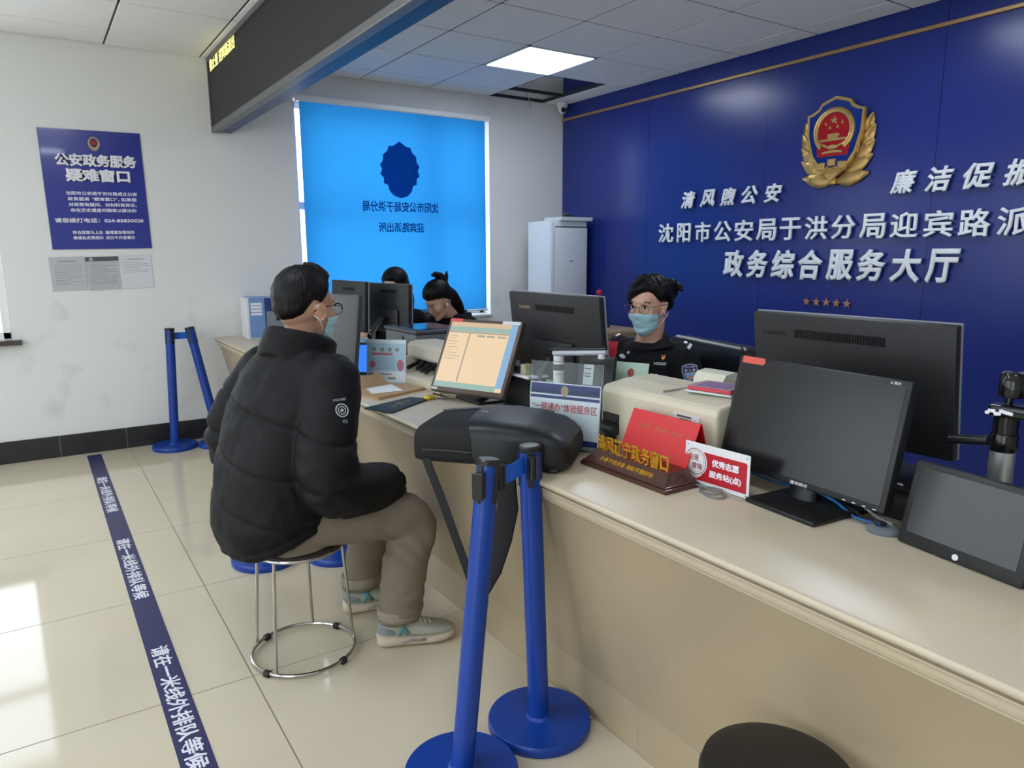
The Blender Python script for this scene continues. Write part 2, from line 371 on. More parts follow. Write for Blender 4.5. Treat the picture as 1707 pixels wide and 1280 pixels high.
# leafed crest printed dark on the blind
def crest_outline(s):
    p = []
    for a, r in ((90, 1.12), (72, .98), (60, 1.05), (50, .93), (35, .98), (22, .88), (10, .97), (0, .86), (-12, .97), (-22, .86), (-35, .97), (-45, .86), (-52, .93), (-58, 1.0), (-72, 1.08), (-90, 1.12)):
        p.append((r*cos(R_(a))*s*.92, r*sin(R_(a))*s))
    return p + [(-x, y) for x, y in p[::-1] if abs(x) > 1e-6]
m_ = MB(frame((2.68, YBL-.0014, 2.065), (1, 0, 0), (0, 0, 1))); m_.prism(crest_outline(.205), 0, .0006); build(m_, 'printed_crest', print_m, bt)
m_ = MB(frame((2.68, YBL-.0021, 2.085), (1, 0, 0), (0, 0, 1))); m_.torus((0, 0, 0), .095, .003, 32, 6); build(m_, 'printed_ring', blind_m, bt)
# LED ticker display on the beam
lt = thing('ticker_display', 'long dark dot-matrix ticker display hung under the ceiling with yellow characters', 'ticker display', (1.28, 2.2, 2.245))
led_m = M('led_matrix', '2c2c2f', .55, nz=.25, ns=260, spec=.3)
fr_m = M('satin_grey_frame', '6d6d6f', .4, metal=.4)
build(MB().bb((1.216, -2.6, 2.285), (1.235, YB-.012, 2.725)), 'matrix_face', led_m, lt)
m_ = MB(); m_.bb((1.209, -2.62, 2.245), (1.262, YB-.002, 2.285), .006); m_.bb((1.205, -2.62, 2.722), (1.262, YB-.002, ZC), .004); m_.bb((1.209, YB-.014, 2.245), (1.262, YB-.002, ZC))
build(m_, 'frame', fr_m, lt)
build(MB().bb((1.235, -2.6, 2.252), (1.345, YB-.002, ZC)), 'backing_beam', M('beam_reflected_blue', '1b3766', .4, nz=.05), lt)  # blue reflected from the surroundings, put into the beam's base colour
yl_m = M('yellow_led', 'f6f08c', .5, emit=1.0)
text('微止鉴 迎宾路派出', frame((1.2155, 5.345, 2.688), (0, -1, 0), (0, 0, 1)), .74, .083, yl_m, lt, depth=.0008, bold=.02)
# security camera in the corner
ct = thing('security_camera', 'small white dome security camera in the corner at the ceiling', 'camera', (4.33, 5.70, 2.68))
build(MB().lathe([(.001, .074), (.05, .074), (.052, .05), (.045, .035), (.03, .03), (.001, .03)], 24, (4.33, 5.69, 2.68)), 'mount', wm, ct, True)
m_ = MB(); m_.ell((4.33, 5.69, 2.695), (.038, .038, .036)); build(m_, 'housing', wm, ct, True)
m_ = MB(MX.Translation((4.32, 5.66, 2.69)) @ Euler((R_(80), 0, R_(-10))).to_matrix().to_4x4()); m_.lathe([(.001, 0), (.024, 0), (.024, .01), (.014, .012), (.001, .008)], 20)
build(m_, 'lens', M('lens_black', '15171c', .12), ct, True)
# ------------------------------------------------------------------ raised lettering and crest on the blue wall
let_m = M('white_letter', 'eef2f6', .3, nz=.02)
def letters(s, rowname, y0, pitch, zc, w_, h_, shear, bold):
    for i, ch in enumerate(s):
        yc = y0-w_/2-i*pitch
        wide = {'公': 1.0, '市': .92, '阳': .85}.get(ch, 1)
        o = text(ch, frame((XW-.018, yc, zc), (0, -1, 0), (0, 0, 1)), w_*wide, h_, let_m, None, 'wall_letter', .016, bold, shear=shear)
        c = V((XW-.001, yc, zc-h_/2)); o.data.transform(MX.Translation(-c)); o.location = c; WM[o.name] = MX.Translation(c)
        tag(o, f'white raised character {ch}, {ORD[i]} of the {rowname}', 'wall letter', 'raised characters on the blue wall')
        m2 = MB()
letters('沈阳市公安局于洪分局迎宾路派出所', 'long middle row on the blue wall', 4.43, .1955, 1.532, .165, .152, 0, .018)
letters('政务综合服务大厅', 'large lower row on the blue wall', 3.738, .2135, 1.292, .185, .200, .08, .035)
letters('清风煦公安', 'small row left of the wall crest', 4.192, .1965, 1.782, .145, .13, .22, .03)
letters('廉洁促振兴', 'small row right of the wall crest', 2.497, .205, 1.783, .155, .14, .22, .03)
rose = M('rose_gold', 'c9967c', .3, metal=.7)
for i in range(5):
    m_ = MB(frame((XW-.012, 3.017-i*.0733, 1.046), (0, -1, 0), (0, 0, 1))); m_.prism(star(.031), 0, .010)
    solo(m_, 'wall_star', rose, f'small rose-gold star under the lettering, {ORD[i]} of five', 'star', 'five stars under the lettering')
# police style crest
EC = frame((XW-.012, 2.880, 2.058), (0, -1, 0), (0, 0, 1))
et = thing('wall_crest', 'gold, blue and red shield crest with stars and leaf branches on the blue wall', 'crest', (XW-.005, 2.88, 1.765))
goldm = M('gold_relief', 'c4a063', .3, metal=.8, nz=.12, ns=40, bump=.5, bs=70)
goldp = M('polished_gold', 'd2b070', .25, metal=.7, nz=.08, ns=30)
enam = M('blue_enamel', '16307c', .12, nz=.05, coat=.6); redm = M('red_enamel', 'a3161f', .2, coat=.4)
def leaf(mb, x, y, a, L, W, z0=.0, th=.022):
    ca, sa = cos(a), sin(a); rings = []
    for k in range(9):
        t = k/8; wv = W*(sin(pi*min(.97, max(.03, t))**.8))**.8+.002; cx = x+ca*L*t; cy = y+sa*L*t
        h = th*(.35+.65*sin(pi*min(.95, max(.08, t))))
        rings.append([V((cx-sa*wv*s, cy+ca*wv*s, z0+h*q)) for s, q in ((-1, .0), (-1, .25), (-.5, .75), (0, .55), (.5, .75), (1, .25), (1, .0))])
    mb.loft(rings)
m_ = MB(EC)
for s in (-1, 1):
    for x, y, a, L, W in ((.02, -.236, 10, .215, .046), (.075, -.190, 30, .20, .046), (.135, -.125, 46, .17, .042), (.180, -.035, 60, .14, .037), (.200, .050, 74, .11, .029)):
        leaf(m_, s*x, y, R_(a) if s > 0 else pi-R_(a), L, W)
m_.box((0, -.235, .015), (.05, .045, .03), .008)
build(m_, 'leaf_branches', goldm, et, True)
half = [(0, .285), (.075, .262), (.10, .252), (.118, .222), (.165, .196), (.198, .19), (.192, .06), (.155, -.07), (.09, -.165), (0, -.225)]
outl = half + [(-x, y) for x, y in half[::-1] if x > 0]
m_ = MB(EC); m_.prism(outl, .012, .040); build(m_, 'shield_rim', goldp, et)
m_ = MB(EC); m_.prism([(x*.915, y*.92+.003) for x, y in outl], .030, .0415); build(m_, 'shield_field', enam, et)
m_ = MB(EC @ MX.Translation((0, .075, .042)))
rings = []
N = 40
for k in range(N+1):
    a = R_(-52)+(R_(284))*k/N; rings.append([V(((.126+q*.018)*cos(a), (.126+q*.018)*sin(a), z)) for q, z in ((-1, 0), (-.8, .009), (0, .014), (.8, .009), (1, 0))])
m_.loft(rings); build(m_, 'wheat_ring', goldm, et, True)
m_ = MB(EC @ MX.Translation((0, .075, .040))); m_.prism([(.112*cos(2*pi*k/36), .112*sin(2*pi*k/36)) for k in range(36)], 0, .004)
m_.prism([(-.10, -.06), (.10, -.06), (.115, -.10), (.105, -.155), (-.105, -.155), (-.115, -.10)], 0, .005); build(m_, 'red_field', redm, et)
m_ = MB(EC @ MX.Translation((0, .075, .044)))
for x, y, r in ((0, .062, .027), (-.058, .045, .012), (.055, .045, .012), (-.028, .02, .012), (.026, .02, .012)): m_.prism([(x+p[0], y+p[1]) for p in star(r)], 0, .005)
m_.prism([(-.036, -.018), (.036, -.018), (.042, -.034), (-.042, -.034)], 0, .007); m_.box((0, -.041, .003), (.07, .014, .007)); m_.prism([(-.085, -.048), (.085, -.048), (.09, -.062), (-.09, -.062)], 0, .007)
m_.prism([(-.085, -.070), (0, -.105), (.085, -.070), (.085, -.082), (.02, -.112), (-.02, -.112), (-.085, -.082)], 0, .006)
m_.ell((0, -.098, .002), (.03, .014, .007)); m_.prism([(-.07, -.128), (-.02, -.12), (.02, -.12), (.07, -.128), (.07, -.14), (.02, -.135), (-.02, -.135), (-.07, -.14)], 0, .006)
build(m_, 'emblem_relief', goldp, et)
m_ = MB(EC @ MX.Translation((0, -.15, .038)))
for i, x in enumerate((-.085, -.06, 0, .06, .085)): m_.box((x, [.01, .012, .03, .012, .01][i], .006), ([.035, .03, .055, .03, .035][i], .045, .014), .004)
for x in (-.045, 0, .045):
    for k in range(3): m_.box((x, -.005-k*.014, .008), (.05-k*.008, .008, .01), .002, (0, 0, R_(25 if x < 0 else -25 if x > 0 else 0)))
m_.prism([(-.10, .0), (.10, .0), (.0, -.085)], -.004, .006); build(m_, 'wall_and_gear_relief', goldm, et)
# ------------------------------------------------------------------ service counter
ZT = .762
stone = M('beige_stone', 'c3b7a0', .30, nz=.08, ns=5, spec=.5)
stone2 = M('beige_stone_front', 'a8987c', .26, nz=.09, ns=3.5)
def veins(m, c2, sc=3.0, amt=.35):
    n, l, b = nodes(m); geo = n.new('ShaderNodeNewGeometry'); t = n.new('ShaderNodeTexNoise'); t.inputs['Scale'].default_value = sc; t.inputs['Detail'].default_value = 6; t.inputs['Distortion'].default_value = 1.6
    l.new(geo.outputs['Position'], t.inputs['Vector']); r = n.new('ShaderNodeValToRGB'); l.new(t.outputs[0], r.inputs[0]); r.color_ramp.elements[0].position = .5; r.color_ramp.elements[1].position = .75
    old = b.inputs['Base Color'].links[0].from_socket; mx = n.new('ShaderNodeMix'); mx.data_type = 'RGBA'; mx.inputs[7].default_value = (*lin(c2), 1)
    l.new(math_(n, l, 'MULTIPLY', r.outputs[0], amt), mx.inputs[0]); l.new(old, mx.inputs[6]); l.new(mx.outputs[2], b.inputs['Base Color'])
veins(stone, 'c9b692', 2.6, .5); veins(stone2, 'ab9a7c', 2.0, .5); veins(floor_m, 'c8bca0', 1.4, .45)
ct = thing('service_counter', 'long beige stone service counter with moulded edge and slanted front', 'counter', (1.55, 2.6, 0))
prof = [(2.0, .722), (2.0, ZT), (1.128, ZT), (1.120, .7595), (1.1165, .754), (1.1165, .750), (1.120, .7445), (1.134, .7425), (1.134, .7375), (1.124, .7365), (1.1245, .733), (1.130, .728), (1.1335, .721), (1.1345, .714), (1.1275, .7125), (1.139, .711), (1.139, .7085), (1.1345, .7075), (1.136, .704), (1.142, .7015), (1.142, .698), (1.15, .694), (1.17, .694), (1.17, .722)]
build(MB().ext(prof, -.9, 5.780), 'worktop', stone, ct, True, 25)
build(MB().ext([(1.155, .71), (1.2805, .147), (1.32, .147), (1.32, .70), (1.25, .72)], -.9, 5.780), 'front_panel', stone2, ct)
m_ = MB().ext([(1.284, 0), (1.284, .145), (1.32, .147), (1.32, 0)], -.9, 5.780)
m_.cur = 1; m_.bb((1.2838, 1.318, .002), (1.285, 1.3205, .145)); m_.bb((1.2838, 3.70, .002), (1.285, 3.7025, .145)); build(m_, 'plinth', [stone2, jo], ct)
build(MB().bb((1.32, -.9, .0), (1.36, 5.78, .72)), 'carcass', M('counter_board', 'b7a98c', .6), ct)
for y in (-.9, 2.9): build(MB().bb((1.36, y, .0), (1.98, y+.04, .722)), 'support_wall', MATS['counter_board'], ct)
# ------------------------------------------------------------------ floor tape
tape_m = M('navy_tape', '2a2a55', .4, nz=.06); tw = M('tape_print', 'dcdce6', .5)
tt = thing('floor_tape', 'navy waiting-line tape with white characters stuck along the floor', 'floor tape', (.251, 3.0, 0))
build(MB().bb((.2075, -.6, 0), (.2950, 5.70, .0012)), 'tape', tape_m, tt)
for y0, y1 in ((5.08, 4.33), (3.87, 3.12), (2.68, 1.93), (1.48, .73)):
    text('请在一米线外排队等候', frame((.251, (y0+y1)/2, .0012), (0, -1, 0), (1, 0, 0)), y0-y1, .060, tw, tt, 'tape_lettering', .0003, .022)
# ------------------------------------------------------------------ stanchions
blu = M('blue_powder_coat', '0c3a92', .32, nz=.05, ns=14, spec=.5); blk = M('black_plastic', '1b1b1d', .35, nz=.12, ns=20); capm = M('grey_cap', '6e7678', .4)
beltm = M('blue_belt', '2060c8', .7)
def stanchion(base, top, label, belt_to=None, clips=(0, 1.57, 3.14, 4.71)):
    t = thing('belt_stanchion', label, 'stanchion', (base[0], base[1], 0), 0, 'blue belt stanchions')
    b0 = V((base[0], base[1], 0)); tp = V(top); ax = (tp-b0).normalized()
    build(MB().lathe([(.001, 0), (.149, 0), (.152, .006), (.152, .024), (.148, .031), (.05, .033), (.001, .033)], 56, b0), 'base', blu, t, True)
    q = ax.to_track_quat('Z', 'Y').to_matrix().to_4x4(); F = MX.Translation(b0) @ q; L = (tp-b0).length
    m_ = MB(F); m_.lathe([(.001, .031), (.040, .031), (.037, .037), (.0305, .040), (.0305, L-.014), (.001, L-.014)], 36); build(m_, 'post', blu, t, True)
    m_ = MB(F); m_.lathe([(.001, L-.016), (.0325, L-.016), (.0335, L-.004), (.030, L), (.027, L-.001), (.001, L-.001)], 36); build(m_, 'head_ring', blk, t, True)
    m_ = MB(F); m_.lathe([(.001, L-.002), (.0262, L-.002), (.0255, L+.0005), (.001, L+.001)], 36); build(m_, 'cap', capm, t, True)
    for a in clips:
        m_ = MB(F @ MX.Rotation(a, 4, 'Z')); m_.bb((.0285, -.008, L-.115), (.0328, .008, L-.012), .001, 1); build(m_, 'belt_slot', blk, t)
    return t, F, L
T1, F1, L1 = stanchion((.828, 1.510), (.948, 1.548, .853), 'blue stanchion nearest the viewer, left of the pair before the counter')
T2, F2, L2 = stanchion((1.128, 1.572), (1.103, 1.588, .857), 'blue stanchion of the front pair, standing against the counter')
def cassette(t, P, ang, w_=.03):
    m_ = MB(MX.Translation(P) @ MX.Rotation(ang, 4, 'Z')); m_.bb((-.006, -.013, -.034), (.010, .013, .034), .003, 1); m_.bb((.010, -.016, -.036), (.016, .016, .036), .003, 1); build(m_, 'belt_clip', blk, t)
a12 = math.atan2(1.588-1.548, 1.103-.948)
cassette(T1, F1 @ V((0, 0, L1-.06)) + V((-.04*cos(a12+.3), -.04*sin(a12+.3), 0)), a12+pi+.3); cassette(T1, F1 @ V((0, 0, L1-.06)) + V((.042*cos(a12), .042*sin(a12), 0)), a12)
pa = F1 @ V((0, 0, L1-.06)) + V((.055*cos(a12), .055*sin(a12), 0)); pb = F2 @ V((0, 0, L2-.052)) - V((.03*cos(a12), .03*sin(a12), 0))
m_ = MB(); dn = (pb-pa).normalized().cross(V((0, 0, 1)))*.0012
m_.loft([[p+dn+V((0, 0, -.024)), p+dn+V((0, 0, .024)), p-dn+V((0, 0, .024)), p-dn+V((0, 0, -.024))] for p in (pa, pa.lerp(pb, .5)+V((0, 0, -.004)), pb)]); build(m_, 'belt', beltm, T2)
cassette(T2, F2 @ V((.038, .0, L2-.055)), 0)
T3, F3, L3 = stanchion((.757, 5.585), (.790, 5.60, .866), 'blue stanchion upright by the white wall, left of the rear pair')
T4, F4, L4 = stanchion((1.053, 5.495), (.915, 5.57, .868), 'leaning blue stanchion by the white wall, right of the rear pair')
pa = F3 @ V((.028, 0, L3-.06)); pb = F4 @ V((-.028, 0, L4-.06)); m_ = MB()
m_.loft([[p+V((0, -.001, -.024)), p+V((0, -.001, .024)), p+V((0, .001, .024)), p+V((0, .001, -.024))] for p in (pa, pb)]); build(m_, 'belt', beltm, T3)
cassette(T3, F3 @ V((-.037, 0, L3-.06)), pi)
stanchion((.775, 3.225), (.80, 3.20, .866), 'blue stanchion behind the seated man, base showing left of the stool')
stanchion((1.075, 3.10), (1.05, 3.12, .866), 'blue stanchion behind the seated man, base mostly hidden by the stool')
# ------------------------------------------------------------------ stools
chrome = M('stool_steel', 'b9b6b0', .2, metal=1, nz=.1, ns=25)
SX, SY = .675, 2.362
st = thing('round_stool', 'round stool with a steel wire frame under the seated man', 'stool', (SX, SY, 0))
build(MB().lathe([(.001, .395), (.14, .395), (.152, .402), (.153, .412), (.146, .419), (.001, .421)], 40, (SX, SY, 0)), 'seat', M('stool_seat_vinyl', '2a2522', .5), st, True)
m_ = MB(); m_.torus((SX, SY, .397), .148, .007, 44, 8); build(m_, 'seat_rim', chrome, st, True)
for k in range(4):
    a = R_((222, 140, 62, -8)[k]); c_, s_ = cos(a), sin(a)
    build(MB().tube([(SX+.146*c_, SY+.146*s_, .398), (SX+.150*c_, SY+.150*s_, .36), (SX+.173*c_, SY+.173*s_, .02), (SX+.174*c_, SY+.174*s_, .008)], .0056, 8), 'leg', chrome, st, True)
m_ = MB(); m_.torus((SX, SY, .0125), .174, .0062, 56, 8); build(m_, 'foot_ring', chrome, st, True)
for k in range(4):
    a = R_(-150+90*k); m_ = MB(MX.Translation((SX+.174*cos(a), SY+.174*sin(a), .010)) @ MX.Rotation(a, 4, 'Z')); m_.bb((-.010, -.013, -.010), (.010, .013, .010), .003, 1); build(m_, 'rubber_foot', blk, st)
bs = thing('round_stool', 'round black-topped stool at the bottom edge of the picture before the counter', 'stool', (1.055, .72, 0))
build(MB().lathe([(.001, .40), (.12, .40), (.136, .408), (.140, .425), (.134, .443), (.11, .452), (.001, .455)], 48, (1.055, .72, 0)), 'seat', M('black_vinyl', '1d1a19', .45, bump=.05), bs, True)
for k in range(4):
    a = R_(45+90*k); build(MB().tube([(1.055+.12*cos(a), .72+.12*sin(a), .405), (1.055+.16*cos(a), .72+.16*sin(a), 0.004)], .009, 8), 'leg', chrome, bs, True)
m_ = MB(); m_.torus((1.055, .72, .14), .146, .006, 44, 8); build(m_, 'foot_ring', chrome, bs, True)
# ------------------------------------------------------------------ posters on the back wall
pb_m = M('poster_blue', '2b3490', .18, nz=.05, ns=2, bump=.25, bs=5, coat=.5); wht = M('white_ink', 'e9e9f0', .4, nz=.01); navy = M('navy_ink', '141a48', .4)
yp = YB-.004
pt = thing('wall_poster', 'large blue poster with white characters and a small crest on the white wall', 'poster', (.44, yp, 1.415))
PF = MX.Translation((.441, yp, 1.807)) @ MX.Rotation(R_(-.9), 4, 'Y')
FP = PF @ frame((0, 0, 0), (1, 0, 0), (0, 0, 1))
m_ = MB(FP); m_.bb((-.297, -.386, 0), (.297, .386, .002)); build(m_, 'sheet', pb_m, pt)
m_ = MB(FP)
for a in ((-.3, -.389, .3, -.384), (-.3, .384, .3, .389), (-.3, -.389, -.295, .389), (.295, -.389, .3, .389)): m_.bb((a[0], a[1], 0), (a[2], a[3], .0026))
build(m_, 'clear_border', M('border_film', '3a4390', .15), pt)
def pl(s, x, y, w_, h_, mat=wht, b=.02, z=.002, shear=0): return text(s, FP @ MX.Translation((x, y, z)), w_, h_, mat, pt, depth=.0005, bold=b, shear=shear)
for s, x, y, w_, h_ in (('公安政务服务', .02, .195, .485, .085), ('疑难窗口', .02, .098, .385, .088)):
    pl(s, x+.003, y-.004, w_, h_, navy, .10, .0021); pl(s, x, y, w_, h_, wht, .045, .0028)
for i, s, w_ in ((0, '沈阳市公安局于洪分局成立公安', .425), (2, '对政策有疑问、对材料有异议、', .41), (3, '存在历史遗留问题难以解决的', .395)): pl(s, .03, -.02-i*.037, w_, .025)
for s, x, w_ in (('政务服务', -.112, .128), ('“疑难窗口”，', .047, .165), ('如果您', .188, .096)): pl(s, x, -.057, w_, .025)
pl('请您拨打电话：024-85830028', .0, -.198, .53, .030, b=.025)
pl('符合政策马上办', -.082, -.278, .18, .024); pl('疑难复杂推动办', .112, -.278, .18, .024); pl('推诿扯皮责成办', -.082, -.313, .18, .024); pl('应办不办监督办', .112, -.313, .18, .024)
m_ = MB(FP @ MX.Translation((.015, .305, .002)))
m_.prism(crest_outline(.042), 0, .0008); m_.cur = 1; m_.prism([(x*.75, y*.75+.006) for x, y in crest_outline(.036)], .0008, .0014); m_.cur = 2; m_.prism([(.016*cos(k*.3), .016*sin(k*.3)+.006) for k in range(21)], .0014, .002)
build(m_, 'printed_crest', [M('crest_gold_ink', 'b79b78', .4), navy, M('crest_red_ink', '9c2a30', .4)], pt)
def paper(x, z, w_, h_, tone, label, head, rows, hood=False):
    t = thing('notice_sheet', label, 'notice', (x, yp, z-h_/2), 0, 'notices under the blue poster'); F = MX.Translation((x, yp+.001, z)) @ MX.Rotation(R_(-1.5), 4, 'Y') @ frame((0, 0, 0), (1, 0, 0), (0, 0, 1))
    m_ = MB(F); m_.bb((-w_/2, -h_/2, 0), (w_/2, h_/2, .0012)); build(m_, 'sheet', M('paper_'+tone, tone, .5, nz=.08, ns=7), t)
    m_ = MB(F); ink = M('grey_ink', '77777a', .6)
    m_.bb((-w_*.25, h_*.36, .0012), (w_*.28, h_*.36+.004, .0015))
    for i, (a, c) in enumerate(rows): m_.bb((-w_*.38, h_*.27-i*h_*.058, .0012), (-w_*.38+w_*.78*c, h_*.27-i*h_*.058+.0022, .0015))
    build(m_, 'print_lines', ink, t)
    if hood:
        m_ = MB(F); m_.bb((-w_/2, h_/2-.03, .0012), (w_/2, h_/2, .0016)); m_.cur = 1; m_.lathe([(.001, .0016), (.012, .0016), (.012, .002), (.001, .002)], 20, (-w_*.33, h_/2-.016, 0)); build(m_, 'printed_header', [M('dark_grey_ink', '55565c', .6), M('pale_ink', 'a8a9ac', .6)], t)
rws = [(0, random.choice((1, 1, 1, .97, .6))) for _ in range(11)]
paper(.222, 1.253, .205, .225, 'bdbec0', 'left grey notice sheet under the blue poster', 1, rws)
paper(.432, 1.253, .203, .225, 'b9babc', 'middle grey notice sheet with a dark header under the blue poster', 1, rws[::-1], True)
paper(.635, 1.262, .205, .232, 'd8d9dd', 'right pale notice sheet under the blue poster', 1, [(0, .7), (0, 1), (0, 1), (0, .6), (0, 1), (0, .9)])
# ------------------------------------------------------------------ packed box at the far end of the counter
bx = thing('product_box', 'white and blue printed cardboard box at the far end of the counter', 'box', (1.46, 5.58, ZT))
m_ = MB(MX.Translation((1.46, 5.58, ZT)) @ MX.Rotation(R_(-4), 4, 'Z')); m_.bb((-.16, -.12, 0), (.16, .13, .30), .004, 1); build(m_, 'carton', M('white_card', 'd9dbdf', .5), bx)
m_.__init__(m_.M); m_.bb((-.14, -.1215, .01), (-.03, -.119, .297)); m_.bb((-.14, -.1215, .297), (.158, .12, .3015)); build(m_, 'blue_side_print', M('pale_blue_print', '7595c6', .4, nz=.2, ns=20), bx)
m_.__init__(m_.M); m_.bb((-.03, -.1218, .01), (.157, -.119, .297)); build(m_, 'picture_print', M('navy_print', '2c3f7a', .4, nz=.5, ns=14), bx)
m_.__init__(m_.M)
for i in range(4): m_.bb((-.128, -.123, .175+i*.024), (-.05, -.1212, .193+i*.024))
build(m_, 'white_tick_boxes', wht, bx)
m_.__init__(m_.M); m_.bb((-.02, -.1232, .08), (.15, -.1215, .2), .0005, 1); m_.cur = 1; m_.bb((.05, -.1245, .13), (.10, -.123, .155)); build(m_, 'device_picture', [M('grey_print', '7d858d', .5, nz=.2, ns=20), blk], bx)
# ------------------------------------------------------------------ monitors
bez = M('monitor_plastic', '171718', .42, nz=.06, ns=12, bump=.03, bs=300); bez2 = M('monitor_back_plastic', '1d1d1f', .5, nz=.06, ns=5, bump=.04, bs=260)
scr_off = M('dark_screen', '151517', .24, nz=.03); greyp = M('grey_plastic', '55585c', .45); tagred = M('red_tab', 'd2554c', .45); stick = M('white_sticker', 'd8dade', .4)
brown_bez = M('brown_bezel', '5a4c46', .4)
def monitor(name, label, F, w_, h_, d, bezel, bm_, face_m, side, group=None, loc=None):
    """F: frame of the front face centre, z out of the screen; side: 'front' or 'back'"""
    t = thing(name, label, 'monitor', loc, 0, group)
    m_ = MB(F); m_.bb((-w_/2, -h_/2, -d), (w_/2, h_/2, 0), .006); build(m_, 'casing', bm_, t, True)
    m_ = MB(F); m_.bb((-w_/2+bezel, -h_/2+bezel*1.25, -.004), (w_/2-bezel, h_/2-bezel, .0008)); build(m_, 'screen', face_m, t)
    return t
def stand(t, F, drop, foot, fz=ZT, bx_=None, neck=.03):
    """neck from the back of the casing to a foot plate"""
    p = F @ V((0, 0, -.045)); q = V((foot[0], foot[1], fz+.01))
    m_ = MB(); m_.tube([F @ V((0, drop, -.035)), F @ V((0, drop, -.06)), V((q.x, q.y, fz+.05)), q], neck, 12, flat=(1.3, .55)); build(m_, 'stand_neck', bez, t, True)
    m_ = MB(MX.Translation(V((foot[0], foot[1], fz))) @ MX.Rotation(foot[4], 4, 'Z')); m_.bb((-foot[2]/2, -foot[3]/2, 0), (foot[2]/2, foot[3]/2, .011), .004); build(m_, 'stand_base', bez, t, True)
# black customer monitor, screen off
F = panel_frame((1.542, 1.044, .958), -93.5, 12.8)
t = monitor('computer_monitor', 'black monitor with a dark screen and red tab, beside the red and white sign', F, .484, .295, .030, .013, bez, scr_off, 'front', 'monitors on the counter', (1.56, 1.03, ZT))
m_ = MB(F); m_.bb((-.18, -.11, -.05), (.19, .10, -.03), .012); build(m_, 'back_cover', bez2, t, True)
m_ = MB(F); m_.tube([(0, -.09, -.045), (0, -.15, -.05), (0, -.192, -.05)], .028, 14, flat=(1.4, .6)); build(m_, 'stand_neck', bez, t, True)
m_ = MB(MX.Translation((1.535, 1.012, ZT)) @ MX.Rotation(R_(-5), 4, 'Z')); m_.bb((-.105, -.10, 0), (.105, .105, .012), .003); build(m_, 'stand_base', bez, t, True)
m_ = MB(F); m_.prism([(-.228, .130), (-.158, .130), (-.152, .139), (-.158, .148), (-.228, .148)], 0, .0018); build(m_, 'red_tab', tagred, t)
text('清华同方', F @ MX.Translation((.02, -.1400, .0005)), .05, .009, stick, t, 'maker_mark', .0006); text('K 同方', F @ MX.Translation((.205, .1385, .0005)), .024, .007, stick, t, 'maker_mark', .0006)
m_ = MB(F); 
for x in (.14, .165, .19, .215): m_.bb((x, -.1435, 0), (x+.008, -.1415, .0008))
build(m_, 'button_marks', stick, t)
# big monitor behind it, seen from the back
def back_monitor(F, w_, h_, label, loc, foot, mark=True, markm=None, group='monitors on the counter', ventx=(-.06, .13)):
    """F faces the viewer on the monitor's rear"""
    t = thing('computer_monitor', label, 'monitor', loc, 0, group)
    m_ = MB(F); m_.bb((-w_/2, -h_/2, -.026), (w_/2, h_/2, 0), .005); build(m_, 'casing', bez2, t, True)
    m_ = MB(F); m_.bb((-w_/2-.001, -h_/2-.001, -.031), (w_/2+.001, h_/2+.0015, -.0255)); build(m_, 'front_bezel', M('silver_bezel', 'a9aab2', .3, metal=.3), t)
    m_ = MB(F); m_.bb((-w_/2+.012, -h_/2+.02, -.0318), (w_/2-.012, h_/2-.012, -.0295)); build(m_, 'screen', scr_off, t)
    m_ = MB(F); m_.bb((w_*ventx[0], h_*.5-.068*h_/.345, 0), (w_*ventx[1], h_*.5-.042*h_/.345, .0012)); m_.cur = 1
    k = 34 if w_ > .52 else 14
    for i in range(k): x = w_*ventx[0]+(w_*(ventx[1]-ventx[0]))*(i+.5)/k; m_.bb((x-.0016, h_*.5-.066*h_/.345, .001), (x+.0016, h_*.5-.044*h_/.345, .003))
    build(m_, 'vent', [blk, bez], t)
    m_ = MB(F); m_.bb((-.13, -h_*.46, 0), (.13, -h_*.02, .014), .01); build(m_, 'back_cover', bez2, t, True)
    if mark: text('Lenovo', F @ MX.Translation((w_*(ventx[0]-.16 if mark is True else mark), h_*.5-.055*h_/.345, 0)), .075*w_/.57, .018*w_/.57, markm or blk, t, 'maker_mark', .0008, .02)
    a = F @ V((0, -h_*.2, .02)); 
    m_ = MB(); m_.tube([a, F @ V((0, -h_*.2, .04)), V((foot[0], foot[1], ZT+.14)), V((foot[0], foot[1], ZT+.008))], .022, 12, flat=(1.5, .6)); build(m_, 'stand_neck', bez, t, True)
    m_ = MB(MX.Translation((foot[0], foot[1], ZT))); m_.bb((-.09, -.11, 0), (.09, .11, .010), .004); build(m_, 'stand_base', bez, t, True)
    return t
back_monitor(panel_frame((1.838, 1.133, 1.030), -88.5, -8.6), .574, .346, 'large black monitor seen from behind, right beside the seated officer', (1.76, 1.13, ZT), (1.775, 1.12), ventx=(-.26, .20), mark=-.375)
back_monitor(panel_frame((1.735, 2.325, 1.037), -89, -6.5), .582, .36, 'black monitor seen from behind, left of the officer and behind the document camera', (1.64, 2.32, ZT), (1.655, 2.33), markm=M('bronze_mark', '9c7f62', .4), ventx=(-.18, .24), mark=-.31)
back_monitor(panel_frame((1.668, 4.424, 1.055), -86.3, 2.5), .49, .31, 'black monitor seen from behind, left one of the far pair before the blue blind', (1.60, 4.42, ZT), (1.57, 4.42), mark=False, ventx=(-.15, .2))
back_monitor(panel_frame((1.835, 4.18, 1.046), -82.4, 1.5), .467, .30, 'black monitor seen from behind, right one of the far pair before the blue blind', (1.77, 4.18, ZT), (1.735, 4.18), mark=False, ventx=(-.18, .2))
